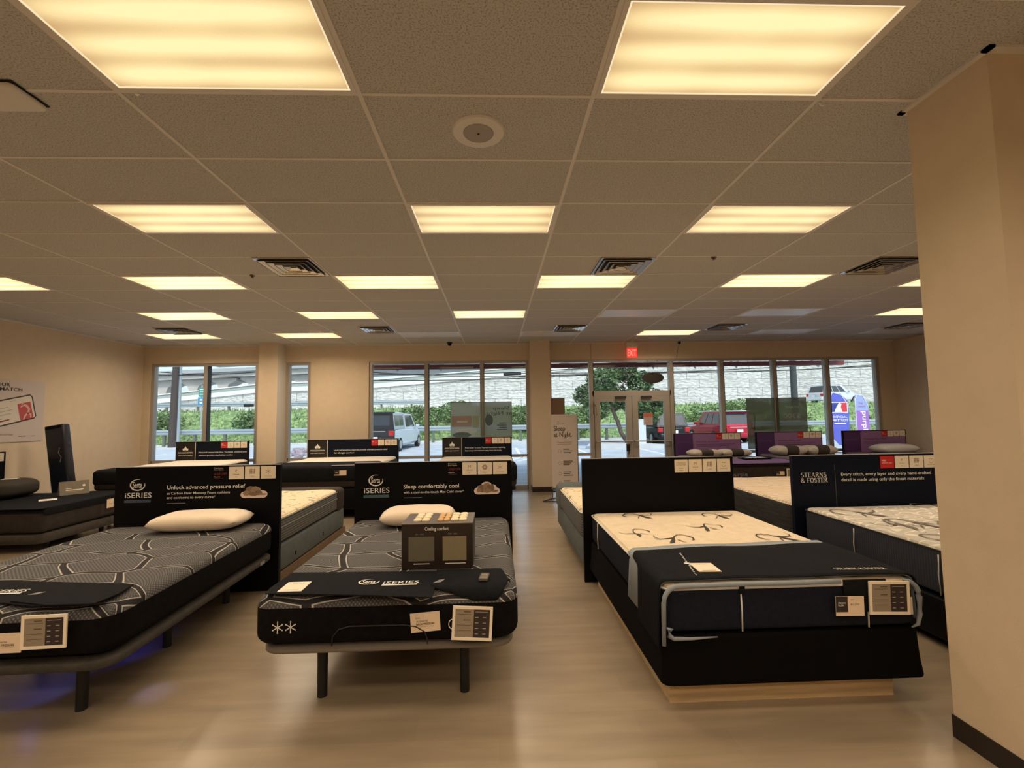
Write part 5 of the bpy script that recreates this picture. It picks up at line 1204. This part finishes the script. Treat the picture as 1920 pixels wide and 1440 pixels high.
WY = 46.0
tp = [P(u, v, WY) for u, v in ((150, 764), (285, 752), (480, 731), (540, 728), (700, 722), (990, 697), (1110, 683))]
ptsx = [(p.x, p.z) for p in tp]+[(30, 10.0), (60, 12.5)]
ptsx = [(-60, ptsx[0][1]-.6)]+ptsx
m = MB(); cop = MB(); ba = MB()
for (xa, za), (xb, zb) in zip(ptsx[:-1], ptsx[1:]):
    m.add([(xa, WY, 2.3), (xb, WY, 2.3), (xb, WY, zb), (xa, WY, za), (xa, WY+.6, 2.3), (xb, WY+.6, 2.3), (xb, WY+.6, zb), (xa, WY+.6, za)], [(0, 1, 2, 3), (5, 4, 7, 6), (3, 2, 6, 7), (0, 3, 7, 4), (1, 5, 6, 2)])
    cop.add([(xa, WY-.15, za-.30), (xb, WY-.15, zb-.30), (xb, WY-.15, zb+.12), (xa, WY-.15, za+.12), (xa, WY+.7, za-.30), (xb, WY+.7, zb-.30), (xb, WY+.7, zb+.12), (xa, WY+.7, za+.12)], [(0, 1, 2, 3), (3, 2, 6, 7), (4, 0, 3, 7), (0, 4, 5, 1)])
    ba.add([(xa, WY+.1, za+.12), (xb, WY+.1, zb+.12), (xb, WY+.2, zb+.50), (xa, WY+.2, za+.50), (xa, WY+.5, za+.12), (xb, WY+.5, zb+.12), (xb, WY+.4, zb+.50), (xa, WY+.4, za+.50)], [(0, 1, 2, 3), (3, 2, 6, 7), (5, 4, 7, 6)])
capm = MB()
for (xa, za), (xb, zb) in zip(ptsx[:-1], ptsx[1:]): capm.prism([(xa, WY+.1, za+.50), (xa, WY+.5, za+.50), (xa, WY+.5, za+.60), (xa, WY+.1, za+.60)], (xb-xa, 0, zb-za))
st2(capm, 'barrier_cap', mat('light_cap', (.70, .70, .66), .8)); wl = st2(m, 'retaining_wall', wallm); 
st2(cop, 'wall_coping', mat('light_coping', (.66, .66, .62), .8)); st2(ba, 'road_barrier', mat('green_grey_barrier', (.26, .31, .29), .8))
# highway bridge behind, at the left
BYY = 80; bc = mat('bridge_concrete', (.50, .47, .42), .85, noise=.08, nscale=.6)
T = thing('highway_bridge', 'concrete highway bridge on arched piers beyond the left window', 'bridge', (-48, BYY, 0), 0)
def dk(u0, v0, u1, v1, th, yoff, dep, mb_, k=0, ext=1.0):
    a, b_ = P(u0, v0, BYY+yoff), P(u1, v1, BYY+yoff)
    a = Vector((a.x+48, yoff, a.z)); b_ = Vector((b_.x+48, yoff, b_.z))
    mb_.add([(a.x, yoff, a.z-th), (b_.x, yoff, b_.z-th), (b_.x, yoff, b_.z), (a.x, yoff, a.z), (a.x, yoff+dep, a.z-th), (b_.x, yoff+dep, b_.z-th), (b_.x, yoff+dep, b_.z), (a.x, yoff+dep, a.z)], [(0, 1, 2, 3), (3, 2, 6, 7), (4, 0, 3, 7), (1, 5, 6, 2), (0, 4, 5, 1), (5, 4, 7, 6)], k)
m = MB(); dk(150, 709, 1100, 665, 1.0, 0, 12, m); m.build('lower_deck', bc, T)
m = MB(); dk(150, 703, 1100, 659, .6, -.6, .5, m); m.build('parapet', mat('parapet_grey', (.36, .38, .38), .8), T)
m = MB(); dk(388, 670, 1150, 640, 1.1, -14, 3, m); dk(388, 668, 1150, 636, .5, -14.3, .4, m); m.build('upper_deck', mat('bridge_deck_tan', (.42, .38, .33), .85), T)
for u in (240, 297, 355, 412, 470, 560, 650):
    vt = 714-(u-285)*.0463; a = P(u, vt, BYY); x = a.x+48
    m = MB(); zt = a.z; w0, w1 = .75, 3.6
    prof = [(-w0, 0), (w0, 0), (w0, zt-2.9), (w0+.25, zt-2.0), (w0+.8, zt-1.1), (w1-.5, zt-.6), (w1, zt-.5), (w1, zt), (-w1, zt), (-w1, zt-.5), (-w1+.5, zt-.6), (-w0-.8, zt-1.1), (-w0-.25, zt-2.0), (-w0, zt-2.9)]
    m.prism([(x+p[0]*.62, 1, p[1]) for p in prof], (0, 3, 0)); m.build('pier', bc, T)
# guard rails
def rail(y, x0, x1, z, lab, ph=.7, step=1.9, zoff=0):
    T = thing('guard_rail', lab, 'guard rail', ((x0+x1)/2, y, z), 0, 'guard rails'); hw = (x1-x0)/2
    m = MB(); pr = [(0, 0), (-.05, .05), (-.05, .10), (0, .145), (0, .165), (-.05, .21), (-.05, .26), (0, .31)]
    vs = [(-hw, p[0], ph-.31+p[1]) for p in pr]+[(hw, p[0], ph-.31+p[1]) for p in pr]; n = len(pr)
    m.add(vs, [(i, i+1, n+i+1, n+i) for i in range(n-1)]); o = m.build('beam', galv, T); md = o.modifiers.new('t', 'SOLIDIFY'); md.thickness = .01
    k = int((x1-x0)/step); pm = None
    for i in range(k):
        x = -hw+step*(i+.5)
        if pm is None: pm = MB().box(-.07, .07, .02, .20, -.1, ph-.02).build('post', mat('rail_post', (.12, .14, .11), .8), T); pm.location.x = x
        else: c = pm.copy(); COL.objects.link(c); c.parent = T; c.location.x = x
rail(30.25, -24, 27, .02, 'long steel guard rail behind the parked cars', ph=1.05)
rail(40.4, -32, -6, 2.42, 'thin guard rail at the top of the bank beyond the left window', ph=.72, step=2.6)
# bushes on the bank
random.seed(21)
for i, (u, v, Y, rx, rz, k, lab) in enumerate(((790, 775, 33, 1.9, .8, 0, 'green bush on the bank behind the pickup'), (860, 768, 35, 1.6, .9, 0, 'green bush on the bank left of the window posters'), (985, 776, 33, 1.3, .9, 0, 'green bush on the bank beside the centre pillar'),
        (1070, 790, 31.8, 1.2, 1.1, 1, 'bright green bush on the bank left of the small tree'), (1330, 780, 34, 2.6, .9, 1, 'bright green bush on the bank between the two parked cars'), (1395, 772, 36, 2.2, .7, 1, 'bright green bush on the bank above the red car'), (1085, 778, 34, 1.2, .8, 0, 'dark green bush on the bank at the banner stand'),
        (300, 790, 34, 1.6, 1.0, 0, 'green bush on the bank behind the utility pole'), (475, 790, 34, 1.4, .9, 0, 'green bush on the bank at the left pillar'), (1480, 785, 33, 1.8, .6, 1, 'low bright green bush on the bank behind the dark posters'))):
    c = P(u, v, Y); m = MB(); leafcloud(m, c.x, Y, max(c.z-.2, bank_z(c.x, Y)+rz*.6), rx, 1.2, rz, 1100, .13, 0, .2)
    solo(m, 'bush', leafb if k else leafm, lab, 'bush', 'bushes on the bank')
# small tree behind the doors
tb = P(1172, 826, 25.0); random.seed(31)
T = thing('small_tree', 'leafy tree with leaning trunk outside the exit doors', 'tree', (tb.x, 25.0, GZ), 0)
trk = [P(u, v, 25.0) for u, v in ((1176, 826), (1165, 812), (1158, 790), (1150, 772), (1146, 752))]
m = MB(); m.tube([(p.x-tb.x, 0, p.z-GZ-(.05 if i == 0 else 0)) for i, p in enumerate(trk)], [.13, .12, .11, .10, .08], 8)
top_ = trk[-1]
for (u, v, yy) in ((1100, 735, .4), (1120, 700, -.5), (1150, 690, .3), (1185, 700, -.3), (1215, 730, .4), (1195, 750, -.6), (1110, 760, -.4)):
    p = P(u, v, 25.0+yy); s0 = trk[3] if v > 740 else trk[4]
    m.tube([(s0.x-tb.x, 0, s0.z-GZ), ((s0.x*.5+p.x*.5)-tb.x, yy*.5, (s0.z*.45+p.z*.55)-GZ), (p.x-tb.x, yy, p.z-GZ)], [.05, .035, .012], 6)
m.build('trunk', bark, T, smooth=True)
m = MB()
for (u, v, yy, r_, n) in ((1105, 742, 0, .85, 800), (1130, 712, -.3, .85, 800), (1165, 695, .2, .85, 800), (1200, 715, 0, .8, 700), (1222, 748, .2, .75, 700), (1190, 752, -.4, .85, 900), (1150, 745, .3, .95, 900), (1120, 768, -.2, .7, 500), (1215, 775, 0, .7, 500), (1180, 682, .3, .5, 250), (1232, 765, 0, .5, 300)):
    p = P(u, v, 25.0+yy); leafcloud(m, p.x-tb.x, yy, p.z-GZ, r_*1.05, r_*.85, r_*.8, int(n*1.7), .10, 0, .1)
m.build('foliage', leafm, T)
p0, p1 = G(1105, 842), G(1225, 838)
st2(MB().prism([(p0.x, 23.2, GZ), (p0.x+.3, 22.6, GZ), (p1.x+.6, 22.6, GZ), (p1.x+.9, 23.4, GZ), (p1.x-1.5, 26.5, GZ), (p0.x+1, 26.8, GZ)], (0, 0, .14)), 'tree_island', conc)
g = P(1200, 800, 24.2)
T = thing('utility_box', 'pale utility cabinet on the island right of the tree trunk', 'utility box', (g.x, 24.3, GZ+.14))
MB().box(-.28, .28, -.2, .2, 0, 1.25).build('cabinet', mat('pale_cabinet', (.55, .6, .62), .6), T); MB().box(-.29, .29, -.21, .21, 1.25, 1.29).build('lid', conc, T)
# poles, wires, signs
T = thing('utility_pole', 'dark wooden utility pole outside the left window', 'pole', (P(322, 815, 29.5).x, 29.5, GZ))
MB().cyl((0, 0, 0), (.25, 0, 11), .20, .16, 12).build('pole', mat('dark_wood_pole', (.05, .042, .04), .9), T)
MB().box(-1.3, .25, -.06, .06, 9.3, 9.45).build('crossarm', bark, T)
T = thing('light_pole', 'pale blue-grey metal pole beside the utility pole', 'pole', (P(333, 815, 29.8).x, 29.8, GZ))
MB().cyl((0, 0, 0), (0, 0, 11), .13, .11, 12).build('pole', galv, T); MB().box(-.25, .25, -.2, .2, 0, .05).build('base_plate', galv, T)
T = thing('dark_pole', 'thick dark pole outside beyond the right window posters', 'pole', (P(1491, 800, 31.0).x, 30.9, GZ+.1))
MB().cyl((0, 0, 0), (0, 0, 12), .22, .19, 12).build('pole', mat('dark_green_pole', (.05, .06, .06), .8), T)
g = P(378, 760, 30.9)
T = thing('road_sign', 'small blue and green road sign between the left window panes', 'road sign', (g.x, 30.9, GZ+.1))
MB().cyl((0, 0, 0), (0, 0, 3.9), .04, n=8).build('post', galv, T)
zt = P(378, 727, 30.9).z-GZ-.1
MB().box(-.18, .22, -.07, -.04, zt-.6, zt).build('green_panel', mat('sign_green', (.05, .30, .25), .5), T); MB().box(-.2, .2, -.07, -.04, zt-1.15, zt-.63).build('blue_panel', mat('sign_blue', (.04, .28, .55), .5), T)
m = MB(); q = XZ(-.072)
for i in range(3): m.rect(q, -.1, .14, zt-.14-.16*i, zt-.10-.16*i)
m.rect(q, -.08, .08, zt-.85, zt-.75); m.rect(q, -.08, .08, zt-1.05, zt-.95); m.build('sign_marks', white_m, T)
g = P(467, 760, 38.5)
T = thing('road_sign', 'small dark rectangular road sign on the bank near the left pillar', 'road sign', (g.x, 38.5, bank_z(0, 38.5)))
MB().cyl((0, 0, -.05), (0, 0, P(467, 758, 38.5).z-bank_z(0, 38.5)), .035, n=8).build('post', galv, T); MB().box(-.4, .4, -.06, -.03, P(467, 763, 38.5).z-bank_z(0, 38.5), P(467, 758, 38.5).z-bank_z(0, 38.5)).build('panel', legm, T)
wires = [((285, 690), (480, 706), 29.5, 42), ((285, 700), (480, 694), 29.5, 30), ((690, 700), (1060, 690), 28, 28), ((690, 712), (1110, 700), 28, 29), ((1033, 700), (1650, 684), 27, 30), ((1033, 705), (1650, 673), 27.5, 33), ((700, 694), (1000, 705), 28, 34), ((1350, 697), (1650, 679), 29, 30)]
for i, (a, b_, ya, yb_) in enumerate(wires):
    pa, pb_ = P(a[0]-60, a[1], ya), P(b_[0]+40, b_[1], yb_); c = (pa+pb_)/2; c.z -= .25
    m = MB(); m.tube([pa.lerp(pb_, j/10)-Vector((0, 0, .8*(j/10)*(1-j/10))) for j in range(11)], .028, 5)
    solo(m, 'power_line', legm, 'dark overhead power line crossing '+['the left window, lower', 'the left window, upper', 'the middle windows, upper', 'the middle windows, lower', 'the door windows and right windows, lower', 'the door windows and right windows, upper', 'the middle windows, sloping down', 'the right windows, shortest'][i], 'cable', 'overhead power lines')
T = thing('cable_splice', 'dark splice box on the cable beyond the middle windows', 'cable', P(962, 702, 28.4)); MB().cyl((-.6, 0, 0), (.5, 0, .05), .09, n=10).build('sleeve', legm, T)
# entrance canopy: dark red steel
cr_ = mat('dark_red_steel', (.20, .035, .04), .5); cw = mat('white_steel', (.7, .7, .68), .5)
T = thing('steel_canopy', 'dark red steel canopy over the shop windows outside', 'canopy', (3.0, 12.3, 2.9), 0)
MB().box(-6.3, 6.6, -.06, .06, .04, .16).box(-6.3, 6.6, 1.0, 1.1, .30, .62).build('red_beam', cr_, T)
MB().box(-6.3, 6.6, -1.5, 1.1, .66, .72).build('roof_deck', mat('canopy_deck', (.42, .35, .30), .6), T)
for i in range(11):
    x = -6.0+1.2*i; m = MB(); m.tube([(x, -.25, .40), (x+.3, .55, .06), (x+.3, 1.0, .40)], .024, 6); m.build('strut', cw, T)
# ---- cars
tyre = mat('tyre_rubber', (.015, .015, .016), .85); hub = mat('wheel_metal', (.45, .45, .46), .35, .7); cg = mat('car_glass', (.03, .04, .05), .08, spec=.8); redl = mat('tail_lamp', (.45, .01, .012), .25); chr_ = mat('chrome_trim', (.7, .7, .7), .15, .9); plate = mat('licence_plate', (.7, .75, .78), .5)
def car(name, lab, x, y, rz, paint, L=4.7, W=1.9, H_=1.75, deck=.98, kind='suv', z=GZ):
    T = thing(name, lab, 'car' if kind == 'suv' else 'pickup truck', (x, y, z), rz)
    w2 = W/2; m = MB()
    # lower body: stations along y (rear at 0)
    st = [(0, .80, .38, deck-.04), (.12, .93, .28, deck), (1.0, 1.0, .24, deck+.02), (L*.62, 1.0, .24, deck), (L-.9, .98, .26, deck-.04), (L-.25, .90, .28, deck-.18), (L, .76, .36, deck-.34)]
    sec = []
    for (yy, k, zb, zt) in st:
        h = w2*k; sec.append([(-h*.86, yy, zb), (-h, yy, zb+.14), (-h*1.0, yy, zb+.35), (-h*.97, yy, zt-.08), (-h*.88, yy, zt), (h*.88, yy, zt), (h*.97, yy, zt-.08), (h*1.0, yy, zb+.35), (h, yy, zb+.14), (h*.86, yy, zb)])
    n = 10; vs = [p for s_ in sec for p in s_]; fs = [(i*n+j, i*n+(j+1) % n, (i+1)*n+(j+1) % n, (i+1)*n+j) for i in range(len(sec)-1) for j in range(n)]+[tuple(range(n)), tuple(range((len(sec)-1)*n, len(sec)*n))[::-1]]
    m.add(vs, fs)
    yr0, yr1, yr2, yr3 = (.12, .42, L*.52, L*.70) if kind == 'suv' else (2.0, 2.15, 3.75, 4.45)
    def cab(y0, y1, y2, y3, zt, kw=.80, mm=m, mat_i=0):
        b0, t0 = w2*.93, w2*kw
        vs = [(-b0, y0, deck-.02), (b0, y0, deck-.02), (b0, y3, deck-.03), (-b0, y3, deck-.03), (-t0, y1, zt), (t0, y1, zt), (t0, y2, zt-.02), (-t0, y2, zt-.02)]
        mm.add(vs, [(0, 1, 5, 4), (1, 2, 6, 5), (2, 3, 7, 6), (3, 0, 4, 7), (4, 5, 6, 7)], mat_i)
        return b0, t0
    b0, t0 = cab(yr0, yr1, yr2, yr3, H_)
    o = m.build('body', paint, T, smooth=False)
    g = MB(); zt = H_
    def quad_on(f0, f1, f2, f3, u0, u1, v0, v1, off):
        def lerp(u, v): a = Vector(f0).lerp(Vector(f1), u); b_ = Vector(f3).lerp(Vector(f2), u); return a.lerp(b_, v)+Vector(off)
        g.add([lerp(u0, v0), lerp(u1, v0), lerp(u1, v1), lerp(u0, v1)], [(0, 1, 2, 3)])
    A = (-b0, yr0, deck), (b0, yr0, deck), (t0, yr1, zt), (-t0, yr1, zt)
    if kind == 'suv': quad_on(*A, .08, .92, .10, .86, (0, -.012, 0))
    quad_on((b0, yr3, deck), (-b0, yr3, deck), (-t0, yr2, zt), (t0, yr2, zt), .08, .92, .1, .9, (0, .012, 0))
    for s_ in (-1, 1):
        F = (s_*b0, yr0, deck), (s_*b0, yr3, deck), (s_*t0, yr2, zt), (s_*t0, yr1, zt)
        for u0, u1 in ((.08, .34), (.37, .62), (.65, .86)) if kind == 'suv' else ((.1, .48), (.52, .86)): quad_on(*F, u0, u1, .12, .86, (s_*.012, 0, 0))
    g.build('windows', cg, T)
    for yy in (.95, L-.95):
        for s_ in (-1, 1):
            wm_ = MB().cyl((s_*(w2-.20), yy, .35), (s_*(w2+.0), yy, .35), .35, .34, 20).build('wheel', tyre, T)
            MB().cyl((s_*(w2-.02), yy, .35), (s_*(w2+.012), yy, .35), .22, .20, 16).build('hub', hub, wm_)
    for s_ in (-1, 1): MB().rbox(.14, .05, .13, .04, .03, .04, 1, 1, 1, cz=deck-.18, cx=s_*(w2*.80), cyy=.03).build('tail_light', redl, T, smooth=True)
    MB().rbox(w2*.88, .10, .13, .08, .06, .05, 2, 1, 1, cz=.46, cyy=-.02).build('bumper', paint if kind == 'suv' else chr_, T, smooth=True)
    m = MB(); m.box(-.17, .17, -.145, -.13, .62, .78); m.build('licence_plate', plate, T)
    MB().box(-w2*.5, w2*.5, -.02, .02, deck-.10, deck-.07).build('trim_bar', chr_, T)
    for s_ in (-1, 1): MB().rbox(.10, .06, .08, .03, .03, .03, 1, 1, 1, cz=deck+.12, cx=s_*(w2+.10), cyy=yr3-.35).build('side_mirror', paint, T, smooth=True)
    return T
pk = lambda n, c, r_=.25, me=.2: mat(n, c, r_, me)
c = P(1261, 840, 25.3); car('parked_car', 'black parked car seen from behind, right of the exit doors', c.x+.08, 25.2, .03, pk('black_car_paint', (.010, .011, .015)), H_=1.72)
c = P(1377, 840, 25.3); car('parked_car', 'red parked car seen from behind, left of the dark window posters', c.x+.25, 25.2, .02, pk('red_car_paint', (.42, .012, .035)), H_=1.78, W=1.98)
MB().rbox(.78, 1.6, .03, .1, .1, .02, 2, 2, 1, cz=1.79, cyy=1.7).build('white_roof', mat('silver_roof', (.6, .62, .65), .3), [o for o in COL.objects if o.get('label', '').startswith('red parked')][0], smooth=True)
c = P(1548, 757, 42.0); car('parked_car', 'white car up on the highway shoulder behind the flags', c.x-.6, 42.6, -1.35, pk('white_car_paint', (.62, .65, .68)), z=2.42)
TT = car('pickup_truck', 'white pickup truck with a dark camper shell in the middle window', -5.85, 22.7, R(-4), pk('white_truck_paint', (.55, .62, .70)), L=5.8, W=2.0, H_=1.92, deck=1.12, kind='pickup')
m = MB(); sh = [(-.93, 1.12), (.93, 1.12), (.84, 1.95), (.6, 2.0), (-.6, 2.0), (-.84, 1.95)]
m.prism([(p[0], .08, p[1]) for p in sh], (0, 1.95, 0)); m.build('camper_shell', pk('silver_shell_paint', (.40, .46, .52)), TT)
m = MB(); m.add([(-.93, .06, 1.12), (.93, .06, 1.12), (.84, .06, 1.93), (-.84, .06, 1.93)], [(0, 1, 2, 3)]); m.box(-.95, .95, -.06, .10, 1.93, 1.99)
m.box(-.96, .96, -.01, .05, .55, 1.12); m.build('dark_tailgate', mat('dark_tailgate_paint', (.018, .018, .02), .3), TT)
MB().rect(XZ(.05), -.7, .7, 1.32, 1.82).build('rear_window', cg, TT)
m = MB()
for u0, u1 in ((.25, .95), (1.05, 1.75)): m.add([(.925, u0, 1.30), (.925, u1, 1.30), (.862, u1, 1.82), (.862, u0, 1.82)], [(0, 1, 2, 3)])
m.build('shell_window', cg, TT)
# feather flags
def flag(u, v0, v1, Y, w_, lab, mats, draw, h):
    b_ = P(u, v1, Y); top_z = P(u, v0, Y).z; T = thing('feather_flag', lab, 'flag', (b_.x, Y, GZ), 0, 'feather flags')
    zb = top_z-h; pts = [(w_*.5, zb+.0), (w_*.5, zb+h*.78)]+[(w_*.5-w_*(1-math.cos(R(a)))*.98+0, zb+h*.78+h*.22*math.sin(R(a))) for a in (15, 35, 55, 75, 90)]
    pts += [(-w_*.5, zb+h*.90), (-w_*.5, zb+.18*h), (-w_*.1, zb)]
    MB().prism([(p[0], 0, p[1]-GZ) for p in pts], (0, .012, 0)).build('fabric', mats[0], T)
    m = MB(); draw(m, zb-GZ); m.build('print', mats[1:], T)
    MB().tube([(-w_*.5, .0, 0), (-w_*.5, 0, zb-GZ+h*.9), (-w_*.3, 0, top_z-GZ), (w_*.1, 0, top_z-GZ-.02), (w_*.5, 0, zb-GZ+h*.75)], .02, 6).build('pole', cw, T)
    MB().box(-w_*.5-.3, -w_*.5+.3, -.3, .3, 0, .04).build('base_plate', legm, T)
def f1(m, z):
    q = XZ(-.004); m.rect(q, -.34, .36, z+1.32, z+1.76, 0); q = XZ(-.012); m.rect(q, -.31, .0, z+1.35, z+1.73, 2); m.rect(q, .0, .33, z+1.35, z+1.73, 3)
    q = XZ(-.022); m.poly([(-.22, -.022, z+1.35), (.12, -.022, z+1.35), (.06, -.022, z+1.55), (.10, -.022, z+1.68), (0, -.022, z+1.73), (-.1, -.022, z+1.6)], 0)
    m.text(q, 'OFFICIAL', 0, z+1.10, .10, .62, 0, 'C', .01); m.text(q, 'MATTRESS', 0, z+.96, .10, .66, 0, 'C', .02); m.rect(q, -.25, .25, z+.86, z+.90, 0)
flag(1577, 736, 826, 18.5, .80, 'blue feather flag with a red white and blue emblem, outside right window', [mat('flag_blue', (.09, .11, .52), .7), white_m, white_m, mat('flag_navy', (.02, .04, .25), .7), mat('flag_red', (.6, .03, .05), .7)], f1, 2.15)
def f2(m, z):
    q = XZ(-.004); m.rect(q, -.28, .28, z+.1, z+1.28, 1); m.text(lambda u, v: (.02+v, -.006, z+1.25-u), 'purple', .0, -.02, .22, 1.0, 0, 'L', .03); m.text(q, 'Top', -.05, z+1.55, .10, .2, 2, 'C'); m.text(q, 'rated', 0, z+1.42, .10, .3, 2, 'C')
flag(1620, 740, 826, 19.0, .56, 'slim pale blue and purple feather flag nearest the right window edge', [mat('flag_lightblue', (.30, .36, .62), .7), white_m, mat('flag_purple', (.30, .13, .48), .7), mat('flag_violet', (.22, .1, .35), .7)], f2, 1.95)
# stones below the slim window
random.seed(40)
for i in range(26):
    g = G(random.uniform(545, 572), random.uniform(846, 856)); r_ = random.uniform(.09, .2)
    T = MB().rbox(r_, r_*.8, r_*.6, r_*.5, r_*.4, r_*.3, 1, 1, 1, cz=r_*.55).build('river_rock', mat('purple_grey_rock', (.34, .29, .33), .9, noise=.3, nscale=6), smooth=True)
    T.location = (g.x+random.uniform(-.2, .2), g.y+random.uniform(-.8, .8), GZ); T.rotation_euler = (0, 0, random.uniform(0, 3)); tag(T, 'rounded purplish grey rock in the bed seen through the slim window', 'rock', 'rocks in the bed outside the slim window')
